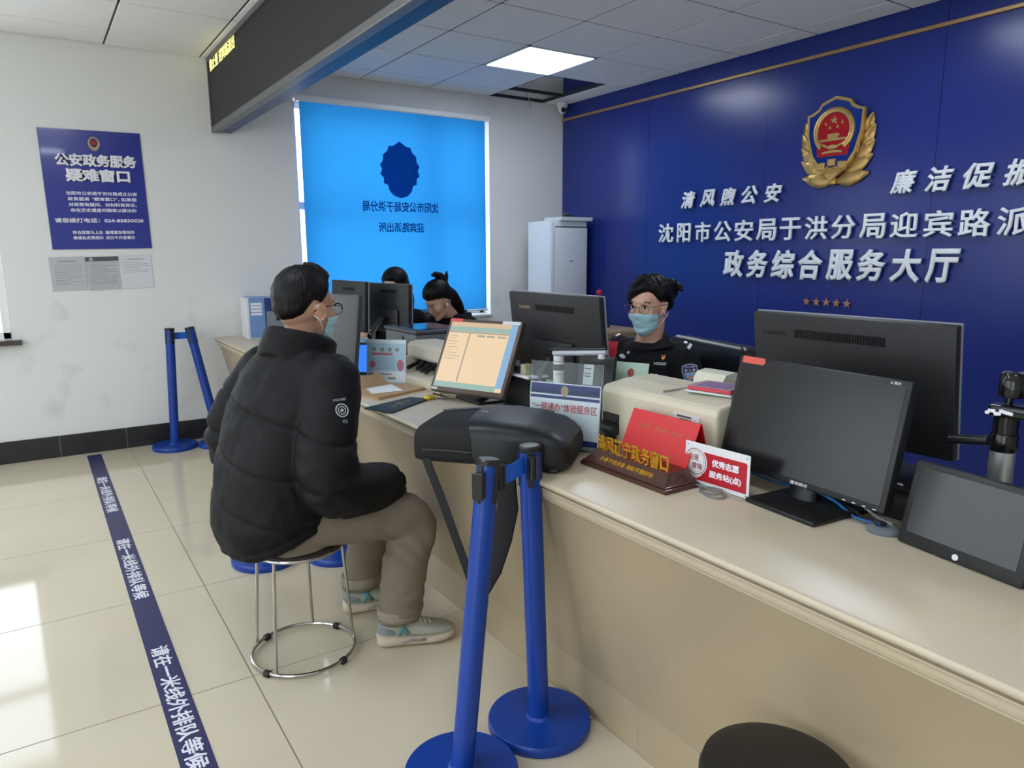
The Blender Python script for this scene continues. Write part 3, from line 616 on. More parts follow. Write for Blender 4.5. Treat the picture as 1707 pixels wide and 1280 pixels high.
# lit monitor with the beige page
F = panel_frame((1.508, 2.563, .957), -66.5, 28.5)
def em(name, c, k=.9):
    m = M(name, c, .3, nz=.02, ns=4, emit=1.0); b_ = m.node_tree.nodes['Principled BSDF']
    for l_ in list(b_.inputs['Base Color'].links): m.node_tree.links.remove(l_)
    b_.inputs['Base Color'].default_value = (.015, .015, .016, 1); return m
t = monitor('computer_monitor', 'lit monitor leaning back with a beige page on its screen, facing the public', F, .372, .330, .03, .016, brown_bez, em('page_glow', 'c8b08f', .36), 'front', 'monitors on the counter', (1.55, 2.60, ZT))
m_ = MB(F); m_.bb((-.155, -.13, -.055), (.155, .10, -.028), .012); build(m_, 'back_cover', bez2, t, True)
m_ = MB(); m_.tube([F @ V((0, -.02, -.05)), F @ V((0, -.09, -.075)), V((1.575, 2.60, ZT+.03)), V((1.575, 2.60, ZT+.006))], .026, 12, flat=(1.4, .6)); build(m_, 'stand_neck', bez, t, True)
m_ = MB(MX.Translation((1.57, 2.60, ZT))); m_.bb((-.085, -.10, 0), (.085, .10, .012), .004); build(m_, 'stand_base', bez, t, True)
m_ = MB(F); w2, h2 = .17, .149
m_.bb((-w2, .128, .0008), (w2-.03, h2, .0012)); m_.cur = 1; m_.bb((-w2, .108, .0008), (w2-.03, .128, .0012)); m_.cur = 2; m_.bb((w2-.032, -h2+.02, .0008), (w2, h2, .0013)); m_.cur = 1; m_.bb((-w2, -h2+.004, .0008), (w2-.03, -h2+.028, .0012))
m_.cur = 3; m_.bb((-.062, -.115, .0008), (-.055, .106, .0013)); m_.bb((-w2, .100, .0008), (w2-.032, .107, .0013))
for x in (-.02, .03, .085): m_.bb((x, .086, .0008), (x+.04, .094, .0012))
for i in range(9): m_.bb((-.16, .085-i*.013, .0008), (-.16+random.uniform(.03, .08), .0875-i*.013, .0011))
build(m_, 'page_layout', [em('glow_tan', 'b39c80', .34), em('glow_teal', '7e9990', .31), em('glow_blue', '6f93b5', .34), em('glow_grey', '8d8578', .35)], t)
m_ = MB(F); m_.prism([(-.18, .150), (-.118, .150), (-.113, .157), (-.118, .164), (-.18, .164)], 0, .0018); build(m_, 'red_tab', tagred, t)
m_ = MB(F); m_.bb((.09, .149, 0), (.178, .163, .0018)); build(m_, 'white_sticker', stick, t)
m_ = MB(F); m_.bb((-.178, -.160, 0), (-.145, -.150, .0018)); build(m_, 'pale_sticker', stick, t)
# tall grey screen leaning behind the man's face
F = frame((1.17, 3.30, .985), (.26, -.966, 0), (.12, .05, 1))
t = monitor('display_screen', 'grey upright display leaning at the counter edge behind the masked man', F, .34, .42, .026, .010, M('grey_casing', '3c3e41', .4), M('grey_screen', '3e4042', .25, nz=.05), 'front', None, (1.22, 3.32, ZT))
m_ = MB(); m_.tube([F @ V((0, -.02, -.03)), V((1.24, 3.33, ZT+.05)), V((1.245, 3.33, ZT+.006))], .02, 10); build(m_, 'stand_neck', bez, t, True)
m_ = MB(MX.Translation((1.235, 3.33, ZT))); m_.bb((-.08, -.10, 0), (.08, .10, .012), .004); build(m_, 'stand_base', bez, t, True)
# small blue-lit screen behind the leaflet
t = thing('tablet_screen', 'small blue-lit screen behind the pale blue leaflet stand', 'screen', (1.42, 3.52, ZT)); F = frame((1.39, 3.50, ZT+.085), (.8, -.6, 0), (.1, .1, 1))
m_ = MB(F); m_.bb((-.11, -.082, -.012), (.11, .082, 0), .004); build(m_, 'casing', bez, t, True); m_ = MB(F); m_.bb((-.10, -.07, -.002), (.10, .07, .001)); build(m_, 'screen', em('glow_cobalt', '2f6fd8', .8), t)
m_ = MB(F); m_.bb((-.03, -.08, -.06), (.03, -.02, -.01), .004); build(m_, 'prop', bez, t)
# ------------------------------------------------------------------ printers
ivory = M('ivory_plastic', 'cfc7b0', .42, nz=.05, ns=3, bump=.03, bs=250); ivory2 = M('ivory_pale', 'd6d3c0', .4)
t = thing('dot_matrix_printer', 'large ivory printer behind the red card stand, with a red box on top', 'printer', (1.66, 1.55, ZT), 0, 'printers on the counter')
PX = MX.Translation((1.531, 1.548, ZT))
m_ = MB(PX); m_.ext([(.0, .002), (.0, .17), (.006, .185), (.02, .193), (.11, .205), (.215, .207), (.232, .195), (.235, .17), (.235, .002)], -.243, .243)
o = build(m_, 'housing', ivory, t, False)
bv = o.modifiers.new('bevel', 'BEVEL'); bv.width = .012; bv.segments = 3; bv.limit_method = 'ANGLE'; bv.angle_limit = R_(50)
m_ = MB(PX); m_.bb((-.002, .15, .045), (.01, .232, .105), .003, 1); build(m_, 'paper_slot', blk, t); m_ = MB(PX); m_.bb((-.002, -.20, .012), (.01, -.12, .075), .003, 1); build(m_, 'paper_slot', blk, t)
m_ = MB(PX); m_.tube([(-.012, .235, .055), (-.012, .15, .055)], .018, 14); m_.box((-.014, .19, .03), (.02, .07, .05), .006); build(m_, 'tractor_feed', blk, t, True)
m_ = MB(PX); m_.bb((-.003, -.185, .108), (-.0008, -.085, .158), .0005, 1); m_.cur = 1
for i in range(5): m_.bb((-.0036, -.155, .118+i*.006), (-.0028, -.155+random.uniform(.04, .06), .1205+i*.006))
m_.bb((-.0036, -.155, .148), (-.0028, -.100, .154)); m_.lathe([(.001, 0), (.004, 0), (.001, .001)], 8, (-.003, -.175, .13)); build(m_, 'rating_label', [stick, MATS['dark_grey_ink']], t)
m_ = MB(PX); m_.bb((.02, -.02, .2005), (.2, -.018, .2075)); build(m_, 'lid_seam', M('seam_grey', '9b9584', .6), t)
m_ = MB(PX); m_.ext([(.235, .12), (.235, .215), (.25, .236), (.29, .242), (.33, .235), (.335, .20), (.29, .12)], -.06, .06); o = build(m_, 'paper_support', ivory2, t, True)
m_ = MB(PX); m_.bb((.004, -.235, -.0), (.228, .235, .004)); build(m_, 'feet', blk, t)
t = thing('dot_matrix_printer', 'small ivory printer left of the lit monitor, dark paper mouth to the front', 'printer', (1.63, 3.1, ZT), 0, 'printers on the counter')
m_ = MB(); m_.bb((1.46, 2.80, ZT), (1.76, 3.40, ZT+.042), .006); build(m_, 'base', ivory, t, True)
m_ = MB(); m_.ext([(1.60, ZT+.09), (1.585, ZT+.10), (1.585, ZT+.155), (1.60, ZT+.17), (1.64, ZT+.178), (1.76, ZT+.175), (1.765, ZT+.04), (1.69, ZT+.04), (1.68, ZT+.09)], 2.82, 3.385); o = build(m_, 'hood', ivory, t)
bv = o.modifiers.new('bevel', 'BEVEL'); bv.width = .010; bv.segments = 3; bv.limit_method = 'ANGLE'; bv.angle_limit = R_(50)
m_ = MB(); m_.bb((1.50, 3.34, ZT+.03), (1.70, 3.395, ZT+.10), .008); build(m_, 'side_cheek', ivory, t, True); m_ = MB(); m_.bb((1.50, 2.815, ZT+.03), (1.70, 2.85, ZT+.10), .008); build(m_, 'side_cheek', ivory, t, True)
m_ = MB(); m_.bb((1.62, 2.85, ZT+.04), (1.69, 3.34, ZT+.095)); build(m_, 'paper_mouth', blk, t)
for i in range(7): m_ = MB(); m_.tube([(1.53+.01*(i % 3), 2.88+i*.064, ZT+.055), (1.60, 2.90+i*.064, ZT+.075+.01*(i % 2))], .011, 8); build(m_, 'paper_guide', blk, t, True)
dg = M('dark_grey_plastic', '4b5054', .4); dg2 = M('slate_plastic', '5d6468', .45)
t = thing('laser_printer', 'dark grey multifunction printer in front of the bending woman', 'printer', (1.8, 3.62, ZT), 0, 'printers on the counter')
m_ = MB(); m_.bb((1.66, 3.43, ZT), (1.96, 3.83, ZT+.195), .012); build(m_, 'body', dg2, t, True)
m_ = MB(); m_.bb((1.655, 3.425, ZT+.196), (1.965, 3.835, ZT+.214), .006); build(m_, 'scanner_lid', dg, t, True)
m_ = MB(); m_.bb((1.70, 3.47, ZT+.213), (1.93, 3.79, ZT+.217), .001, 1); build(m_, 'scan_glass', M('navy_glass', '22355c', .08), t)
m_ = MB(); m_.bb((1.656, 3.58, ZT+.155), (1.662, 3.60, ZT+.175)); build(m_, 'front_button', blk, t)
m_ = MB(); m_.bb((1.6575, 3.46, ZT+.03), (1.662, 3.80, ZT+.09)); build(m_, 'paper_tray', dg, t)
# ------------------------------------------------------------------ backpack lying on the counter edge
A, B = V((.675, -.738, 0)), V((-.738, -.675, 0))     # length, towards the public
BC = V((1.158, 1.812, ZT)); BF = MX(((A.x, B.x, 0, BC.x), (A.y, B.y, 0, BC.y), (0, 0, 1, BC.z), (0, 0, 0, 1)))
bag = M('black_nylon', '0b0c0e', .75, nz=.1, ns=30, bump=.15, bs=500); leath = M('black_coated_panel', '0e1315', .42, nz=.06, ns=8, bump=.06, bs=200)
bt_ = thing('backpack', 'black backpack lying on the counter edge behind the blue stanchions', 'backpack', BC)
def bagring(x, hw, h0, h1, e=4.6, sh=0):
    o = []
    for j in range(32):
        a = 2*pi*j/32; c_, s_ = cos(a), sin(a)
        o.append(V((x, sh+hw*math.copysign(abs(c_)**(2/e), c_), (h0+h1)/2+(h1-h0)/2*math.copysign(abs(s_)**(2/e), s_))))
    return o
ST = [(-.236, .120, .018, .090), (-.231, .143, .005, .108), (-.205, .150, .002, .122), (-.10, .154, .001, .131), (.0, .155, .001, .134), (.10, .153, .001, .127), (.18, .147, .002, .110), (.222, .132, .008, .086), (.234, .105, .018, .066)]
def bagst(x):
    for i in range(len(ST)-1):
        if x <= ST[i+1][0] or i == len(ST)-2:
            t_ = min(1, max(0, (x-ST[i][0])/(ST[i+1][0]-ST[i][0]))); return [ST[i][k]*(1-t_)+ST[i+1][k]*t_ for k in (1, 2, 3)]
m_ = MB(BF); m_.loft([bagring(*q) for q in ST[:2]]+[bagring(x, *bagst(x)) for x in [-.205+.0435*k for k in range(10)]]+[bagring(*q) for q in ST[-2:]])
build(m_, 'main_bag', bag, bt_, True, 180)
rings = []
for k in range(21):
    x0_ = -.085+.312*k/20; o_, i_ = [], []
    for q in range(22):
        a_ = R_(112-150*q/21); x = x0_+(.05*(q/21)*(1-k/20)); hw, h0, h1 = bagst(x); c_, s_ = cos(a_), sin(a_); e = 4.6
        for L_, off_ in ((o_, .0075), (i_, -.004)): L_.append(V((x, (hw+off_)*math.copysign(abs(c_)**(2/e), c_), (h0+h1)/2+((h1-h0)/2+off_)*math.copysign(abs(s_)**(2/e), s_))))
    rings.append(o_+i_[::-1])
m_ = MB(BF); m_.loft(rings); build(m_, 'front_panel', leath, bt_, True, 50)
m_ = MB(BF); m_.tube([(-.238, .10, .03), (-.20, .151, .05), (-.12, .155, .052), (-.05, .157, .05)], .003, 6); build(m_, 'side_zip', blk, bt_, True)
m_ = MB(BF); m_.tube([(-.21, -.06, .123), (-.10, -.07, .134), (.02, -.10, .138), (.14, -.125, .122)], .003, 6); build(m_, 'pocket_zip', M('grey_piping', '5b6468', .5), bt_, True)
text('▪▪▪', BF @ MX.Translation((-.045, .03, .1455)) @ MX.Rotation(R_(20), 4, 'Z'), .022, .005, stick, bt_, 'small_logo', .0006, .0)
m_ = MB(BF); m_.tube([(-.235, .02, .06), (-.255, .0, .07), (-.255, -.05, .07), (-.235, -.07, .06)], .008, 8); build(m_, 'carry_handle', bag, bt_, True)
def strap(pts, wd, th, nm, mt=bag):
    rings = []
    for i, p in enumerate(pts):
        p = V(p); t_ = (V(pts[min(i+1, len(pts)-1)])-V(pts[max(i-1, 0)])).normalized(); s_ = t_.cross(V((.84, -.54, 0)).cross(t_)).normalized(); s_ = V((.55, -.83, .0)); s_ = (s_-t_*s_.dot(t_)).normalized(); nn = t_.cross(s_)
        W_ = wd[i] if isinstance(wd, list) else wd
        rings.append([p+s_*W_*a+nn*th*b_ for a, b_ in ((-.5, -.35), (-.4, -.5), (.4, -.5), (.5, -.35), (.5, .35), (.4, .5), (-.4, .5), (-.5, .35))])
    m_ = MB(); m_.loft(rings); build(m_, nm, mt, bt_, True, 60)
P0 = BF @ V((-.20, .138, .035)); strap([P0, P0+V((.0, -.02, -.03)), P0.lerp(V((.975, 1.695, .445)), .35), P0.lerp(V((.975, 1.695, .445)), .7), (.975, 1.695, .445), (.983, 1.686, .42)], .026, .004, 'webbing_strap')
P1 = BF @ V((.05, .146, .02)); strap([P1, P1+V((-.01, -.015, -.05)), (1.075, 1.655, .66), (1.06, 1.665, .57), (1.03, 1.67, .48), (.995, 1.68, .415), (.98, 1.683, .395)], [.05, .058, .062, .062, .058, .05, .03], .014, 'padded_strap')
m_ = MB(MX.Translation((.982, 1.684, .40))); m_.box((0, 0, 0), (.03, .02, .03), .004); build(m_, 'strap_buckle', blk, bt_)
m_ = MB(BF); m_.bb((.17, .10, -.0), (.20, .145, .02), .006); build(m_, 'side_buckle', blk, bt_)
# ------------------------------------------------------------------ acrylic service sign
acry = M('clear_acrylic', 'f4fafa', .03, trans=1, ior=1.2, nz=0)
F = panel_frame((1.398, 1.815, .899), -62.6, 6.7) @ MX.Scale(1.07, 4)
t = thing('acrylic_sign', 'clear acrylic stand with a white card and blue bands, behind the backpack', 'sign', (1.40, 1.81, ZT))
m_ = MB(F); m_.bb((-.119, -.125, -.005), (.119, .125, -.0032), .0008, 1); m_.bb((-.119, -.125, .0012), (.119, .125, .003), .0008, 1); build(m_, 'acrylic_plates', acry, t)
m_ = MB(F); m_.loft([[F.inverted() @ (F @ V((x, 0, 0)))+V((0, y, z)) for x, y, z in ((-.119, a, b_), (.119, a, b_), (.119, a-.002, b_+.003), (-.119, a-.002, b_+.003))] for a, b_ in ((-.118, .003), (-.122, .02), (-.124, .05), (-.124, .065))]); build(m_, 'foot_lip', acry, t)
m_ = MB(F); m_.bb((-.116, -.123, -.003), (.116, .060, .001)); build(m_, 'card', M('card_white', 'e4e9f0', .4, nz=.01), t)
m_ = MB(F); m_.bb((-.114, .026, .001), (.114, .057, .0012)); m_.bb((-.114, .012, .001), (.114, .021, .0012)); m_.bb((-.114, -.123, .001), (.114, -.105, .0012)); build(m_, 'blue_bands', M('band_blue', '2c3a7c', .4), t)
m_ = MB(F @ MX.Translation((0, .037, .0012))); m_.prism(crest_outline(.015), 0, .0004); build(m_, 'printed_crest', MATS['crest_gold_ink'], t)
red_ink = M('red_ink', 'c4232c', .45)
text('“一网通办”体验服务区', F @ MX.Translation((0, -.014, .001)), .215, .026, red_ink, t, depth=.0004, bold=.010)
# ------------------------------------------------------------------ wooden window plate with gold characters and red card
wood = M('dark_wood', '4a2a22', .28, nz=.2, ns=5, stretch=(1, .12, 1), coat=.3); gold_l = M('gold_letter', 'd7a530', .3, metal=.55)
t = thing('window_plate', 'dark wooden plate with upright gold characters on the counter', 'name plate', (1.37, 1.442, ZT))
y0, y1 = 1.268, 1.618
def frust(m_, x0, x1, y0, y1, z0, X0, X1, Y0, Y1, z1): m_.loft([[V((x0, y0, z0)), V((x1, y0, z0)), V((x1, y1, z0)), V((x0, y1, z0))], [V((X0, Y0, z1)), V((X1, Y0, z1)), V((X1, Y1, z1)), V((X0, Y1, z1))]])
m_ = MB(); m_.bb((1.306, y0, ZT), (1.436, y1, ZT+.012), .003); m_.bb((1.311, y0+.006, ZT+.012), (1.431, y1-.006, ZT+.017), .002)
frust(m_, 1.314, 1.428, y0+.010, y1-.010, ZT+.017, 1.345, 1.415, y0+.03, y1-.03, ZT+.045); build(m_, 'wooden_base', wood, t)
FG = frame((1.350, 1.443, ZT+.069), (0, -1, 0), (.0, 0, 1)); text('清风辽宁政务窗口', FG, .285, .048, gold_l, t, 'gold_characters', .006, .006)
sl = V((1.345-1.314, 0, .028)).normalized(); FS = frame((1.3285, 1.443, ZT+.0308), (0, -1, 0), sl); text('办事不找关系 用权不图好处', FS, .215, .0155, gold_l, t, 'small_gold_characters', .0008, .015)
cs = thing('red_card_stand', 'red folded card standing in front of the large ivory printer', 'card stand', (1.45, 1.44, ZT))
rc = M('red_card', 'c8141c', .3, nz=.04); F = panel_frame((1.4515, 1.443, .862), -90, 24)
m_ = MB(F); m_.bb((-.132, -.075, -.003), (.132, .062, 0), .0008, 1); build(m_, 'front_leaf', rc, cs)
a = F @ V((0, .062, -.002)); b_ = V((1.520, 1.443, ZT+.02)); m_ = MB(); m_.loft([[V((p.x+dx, y, p.z)) for y, dx in ((1.311, 0), (1.575, 0), (1.575, .003), (1.311, .003))] for p in (a, b_)]); build(m_, 'rear_leaf', rc, cs)
m_ = MB(); m_.bb((1.437, 1.311, ZT), (1.523, 1.575, ZT+.024), .002); build(m_, 'foot_tray', rc, cs)
text('沈阳市（营商局）中心印', F @ MX.Translation((.0, .018, 0)), .17, .014, M('dull_gold_ink', 'a8703c', .4, metal=.3), cs, depth=.0005, bold=0)
# ------------------------------------------------------------------ white and red volunteer sign
F = panel_frame((1.4475, 1.229, .8195), -87, 0)
t = thing('desk_sign', 'white desk sign with a red field and a round red stamp beside the wooden plate', 'sign', (1.45, 1.23, ZT))
m_ = MB(F); m_.bb((-.103, -.057, -.004), (.103, .057, 0), .002); build(m_, 'plate', M('sign_white', 'dfdfe2', .2, nz=.01), t)
m_ = MB(F); m_.prism([(-.045, .036), (.092, .036), (.096, .032), (.096, -.044), (-.085, -.044), (-.085, -.040), (-.06, -.040), (-.045, -.03)], 0, .0006); build(m_, 'red_field', M('sign_red', 'b3202e', .35), t)
m_ = MB(F @ MX.Translation((-.066, .006, 0))); m_.lathe([(.001, 0), (.0385, 0), (.0385, .0009), (.001, .0009)], 36); build(m_, 'stamp_disc', MATS['sign_white'], t)
m_ = MB(F @ MX.Translation((-.066, .006, .001))); m_.torus((0, 0, 0), .0345, .0010, 40, 6); m_.torus((0, 0, 0), .0285, .0005, 40, 6); build(m_, 'stamp_ring', M('stamp_red', '8c3a48', .4), t)
text('我是', F @ MX.Translation((-.072, .017, .0009)), .034, .0175, MATS['stamp_red'], t, 'stamp_lettering', .0004); text('雷锋', F @ MX.Translation((-.060, -.006, .0009)), .034, .0175, MATS['stamp_red'], t, 'stamp_lettering', .0004)
text('优秀志愿', F @ MX.Translation((.030, .013, .0006)), .085, .021, wht, t, depth=.0004, bold=.035); text('服务站(点)', F @ MX.Translation((.030, -.019, .0006)), .100, .022, wht, t, depth=.0004, bold=.035)
m_ = MB(F); 
for x in (-.094, .094):
    for y in (-.049, .048): m_.lathe([(.001, 0), (.002, 0), (.001, .001)], 8, (x, y, 0))
build(m_, 'corner_pins', greyp, t)
m_ = MB(); m_.bb((1.4495, 1.128, ZT), (1.4965, 1.330, ZT+.003), .001, 1); m_.bb((1.430, 1.128, ZT), (1.446, 1.330, ZT+.003), .001, 1); build(m_, 'acrylic_foot', acry, t)
# ------------------------------------------------------------------ leaflet stand, tray, folder, keys
F = panel_frame((1.398, 3.226, .870), -48, 5)
t = thing('leaflet_stand', 'pale blue printed leaflet stand between the brown tray and the small ivory printer', 'leaflet stand', (1.40, 3.23, ZT))
m_ = MB(F); m_.bb((-.102, -.106, -.004), (.102, .100, 0), .0008, 1); build(m_, 'card', M('leaflet_white', 'd5dfe8', .3, nz=.03), t)
m_ = MB(F); m_.bb((-.099, -.052, 0), (.099, .082, .0005)); build(m_, 'blue_print', M('leaflet_blue', 'a9c9dc', .35, nz=.12, ns=12), t)
m_ = MB(F); 
for x in (-.062, -.02, .02, .058): m_.lathe([(.001, .0005), (.010, .0005), (.010, .001), (.001, .001)], 14, (x, .052, 0))
m_.cur = 1; m_.bb((-.075, .024, .0005), (.035, .036, .001)); m_.cur = 2
for i in range(6): m_.bb((-.055, .008-i*.010, .0005), (.05, .0105-i*.010, .001))
m_.cur = 1; m_.ell((-.07, -.02, .0008), (.016, .018, .0008), 12); m_.ell((.075, -.022, .0008), (.018, .028, .0008), 12); m_.cur = 0; m_.bb((-.04, -.07, 0), (.03, -.064, .0008)); m_.bb((.01, -.092, 0), (.05, -.08, .0008)); m_.bb((-.09, -.095, 0), (-.065, -.062, .0008))
build(m_, 'printed_marks', [M('olive_ink', '8c8c80', .5), M('rose_ink', 'b8707a', .5), M('faint_ink', '8fa6bc', .5)], t)
m_ = MB(F); m_.bb((-.102, -.111, -.004), (.102, -.104, .05), .001, 1); build(m_, 'foot', acry, t)
kraft = M('kraft_board', 'ab8c68', .6, nz=.1, ns=14, bump=.05)
Q = [V((1.187, 2.832, ZT)), V((1.462, 2.938, ZT)), V((1.372, 3.165, ZT)), V((1.150, 3.030, ZT))]
t = thing('document_tray', 'open brown cardboard folder with a white sheet on the counter by the seated man', 'folder', Q[0].lerp(Q[2], .5))
m_ = MB(); up = lambda z: V((0, 0, z)); m_.loft([[q+up(0) for q in Q], [q+up(.012) for q in Q]]); build(m_, 'board', kraft, t)
m_ = MB(); n_ = V((-.05, .07, 0)); m_.loft([[Q[3]+up(.010), Q[2]+up(.010), Q[2]+up(.012)+V((.002, .003, 0)), Q[3]+up(.012)+V((.002, .003, 0))], [Q[3]+up(.055)+n_*.5, Q[2]+up(.055)+n_*.5, Q[2]+up(.055)+n_*.5+V((.002, .003, 0)), Q[3]+up(.055)+n_*.5+V((.002, .003, 0))]]); build(m_, 'raised_flap', kraft, t)
o = solo(MB().loft([[V(p)+up(ZT+.0122) for p in ((1.20, 2.935, 0), (1.345, 2.925, 0), (1.365, 3.10, 0), (1.225, 3.06, 0))], [V(p)+up(ZT+.0132) for p in ((1.20, 2.935, 0), (1.345, 2.925, 0), (1.365, 3.10, 0), (1.225, 3.06, 0))]]), 'paper_sheet', M('plain_paper', 'dfe2e8', .6, nz=.01), 'plain white sheet lying on the open brown cardboard folder', 'paper')
ff = thing('passport_folder', 'dark green-black folder with a gold crest lying at the counter edge', 'folder', (1.21, 2.69, ZT))
Pf = [V((1.128, 2.560, ZT)), V((1.372, 2.722, ZT)), V((1.318, 2.800, ZT)), V((1.068, 2.700, ZT))]
m_ = MB(); m_.loft([[q for q in Pf], [q+up(.007) for q in Pf]]); build(m_, 'cover', M('dark_leatherette', '1c2826', .45, bump=.08, bs=200), ff)
c_ = (Pf[0]+Pf[1]+Pf[2]+Pf[3])/4+up(.007); m_ = MB(frame(c_, (.83, .55, 0), (-.55, .83, 0))); m_.prism(crest_outline(.022), 0, .0005); m_.bb((-.07, -.012, 0), (-.035, .0, .0005)); m_.bb((.035, -.01, 0), (.08, .004, .0005)); build(m_, 'gold_stamp', M('faded_gold', '7d7350', .4, metal=.4), ff)
kt = thing('key_ring', 'bunch of keys with a yellow tag behind the dark folder', 'keys', (1.40, 2.73, ZT))
m_ = MB(MX.Translation((1.375, 2.725, ZT+.01)) @ MX.Rotation(R_(20), 4, 'Z')); m_.box((0, 0, 0), (.05, .03, .018), .008, None, 3); m_.cur = 1; m_.box((0, 0, .0095), (.03, .014, .001)); build(m_, 'yellow_tag', [M('yellow_plastic', 'dcc628', .35), M('yellow_dark', 'b39a1c', .4)], kt, True)
m_ = MB(); m_.torus((1.415, 2.725, ZT+.004), .014, .0018, 24, 6); build(m_, 'ring', chrome, kt, True)
for i, (x, y, a) in enumerate(((1.435, 2.70, -20), (1.44, 2.715, 15), (1.425, 2.695, -60))):
    m_ = MB(MX.Translation((x, y, ZT+.004+i*.003)) @ MX.Rotation(R_(a), 4, 'Z')); m_.lathe([(.001, 0), (.009, 0), (.009, .002), (.001, .002)], 16); m_.bb((.006, -.003, 0), (.036, .003, .002)); m_.bb((.026, -.006, 0), (.030, 0, .002)); build(m_, 'key', M('key_metal', '8e887a', .3, metal=.9), kt)
m_ = MB(); m_.tube([(1.39, 2.73, ZT+.012), (1.405, 2.745, ZT+.02), (1.43, 2.735, ZT+.012), (1.45, 2.71, ZT+.006)], .004, 6); build(m_, 'key_strap', M('brown_cord', '5b4632', .7), kt, True)
# ------------------------------------------------------------------ people
skin = M('skin', 'c79a80', .5, nz=.06, ns=25, bump=.05, bs=180); skin_f = M('skin_fair', 'd8ab93', .48, nz=.05, ns=25, bump=.04, bs=180)
hair_m = M('black_hair', '0a090b', .45, spec=.26, nz=.3, ns=60, bump=.8, bs=110, stretch=(1, 1, .12))
puff = M('black_down_jacket', '121214', .62, nz=.12, ns=9, bump=.14, bs=40, spec=.22); cord = M('taupe_corduroy', '756a5b', .85, nz=.08, ns=18, bump=.25, bs=240)
mask_m = M('mask_blue', 'b6e0ee', .7, nz=.03, ns=30, bump=.08, bs=150); mask_w = M('mask_white', 'e6edf1', .7, nz=.02)
eye_w = M('eye_white', 'e6e2dc', .2, nz=.02); eye_d = M('iris_dark', '1a1210', .1, nz=.05); brow_m = M('eyebrow', '2a2422', .7); lip_m = M('lips', 'a8605a', .45, nz=.05)
def lerpline(K):
    def f(a):
        for (x0, y0), (x1, y1) in zip(K, K[1:]):
            if x0 <= a <= x1: return y0+(y1-y0)*(a-x0)/(x1-x0)
        return K[-1][1]
    return f
def headF(c, yaw, pitch=0, roll=0):
    return MX.Translation(V(c)) @ MX.Rotation(R_(yaw), 4, 'Z') @ MX.Rotation(R_(pitch), 4, 'Y') @ MX.Rotation(R_(roll), 4, 'X')
def add_head(mb, F, neck, s=1.0, fem=False, nr=.054):
    k = mb.M; mb.M = F @ MX.Scale(s, 4)
    w_ = .94 if fem else 1
    mb.ell((-.014, 0, .043), (.097, .075*w_, .086), 24); mb.ell((-.03, 0, .015), (.082, .072*w_, .08), 24)
    mb.ell((.034, 0, -.012), (.060, .061*w_, .092), 24); mb.ell((.036, 0, -.070), (.050, .050*w_, .044), 20); mb.ell((.068, 0, -.096), (.022, .024, .018), 16)
    mb.ell((.070, 0, .036), (.026, .052*w_, .020), 16)
    for q in (-1, 1):
        mb.ell((.062, q*.037*w_, -.022), (.030, .026, .030), 16)
        mb.ell((-.004, q*.077*w_, -.006), (.017, .010, .030), 14, (R_(q*-14), R_(-12), R_(q*24)))
        mb.tube([(-.002+.018*cos(a), q*(.082*w_+.004), -.004+.029*sin(a)) for a in [R_(-100+22*i) for i in range(13)]], .0042, 8)
    mb.limb([(.086, 0, .022), (.098, 0, -.004), (.104, 0, -.024)], [.008, .010, .0125], 12, 3); mb.ell((.098, 0, -.030), (.013, .017, .009), 12)
    mb.limb([(.083, -.018, -.056), (.092, 0, -.057), (.083, .018, -.056)], [.006, .009, .006], 10, 3)
    mb.M = k
    a = F @ V((-.022, 0, -.02)); b_ = V(neck); mb.limb([a, F @ V((-.024, 0, -.085)), b_, b_-V((0, 0, .06))], [nr, nr, nr+.006, nr+.02], 18, 4)
def hand(mb, F, s=1.0, curl=.6, thumb=1):
    """palm from the wrist at the origin along +x, back of the hand up (+z); thumb side is +y*thumb"""
    k = mb.M; mb.M = F @ MX.Scale(s, 4)
    mb.ell((.045, 0, 0), (.052, .040, .015), 16); mb.limb([(-.02, 0, 0), (.02, 0, 0)], [.024, .026], 12, 2)
    for i, (y, L, z) in enumerate(((.030, .066, .0), (.010, .075, .003), (-.010, .070, .002), (-.029, .055, -.002))):
        y *= thumb; p = [V((.078, y, z))]; a = .15
        for q in (.45, .32, .23): a += curl*.8; p.append(p[-1]+V((cos(a)*L*q, 0, -sin(a)*L*q)))
        mb.limb(p, [.0095, .0088, .008, .0068], 10, 3)
    y = .034*thumb; mb.limb([(.018, y*.7, -.004), (.045, y*1.5, -.012), (.070, y*1.65, -.020), (.092, y*1.3, -.028)], [.013, .0115, .010, .0075], 10, 3)
    mb.M = k
def eyes(body, F, s=1.0, open_=True, fem=False):
    w_ = .94 if fem else 1; FS = F @ MX.Scale(s, 4)
    for q in (-1, 1):
        if open_:
            m_ = MB(FS); m_.ell((.0815, q*.031*w_, .012), (.0125, .0155, .0085), 16); m_.cur = 1; m_.ell((.0905, q*.031*w_+.001, .012), (.0045, .0062, .0068), 12); build(m_, 'eye', [eye_w, eye_d], body, True, 180)
        m_ = MB(FS); m_.limb([(.084, q*.014*w_, .031), (.087, q*.030*w_, .036), (.075, q*.049*w_, .030)], [.0028, .0035, .002], 8, 4); build(m_, 'eyebrow', brow_m, body, True, 180)
        m_ = MB(FS); m_.limb([(.0895, q*.017*w_, .0135), (.0955, q*.031*w_, .0205), (.086, q*.046*w_, .0145)], [.0016, .0022, .0016], 8, 4); build(m_, 'eyelid', brow_m if open_ else brow_m, body, True, 180)
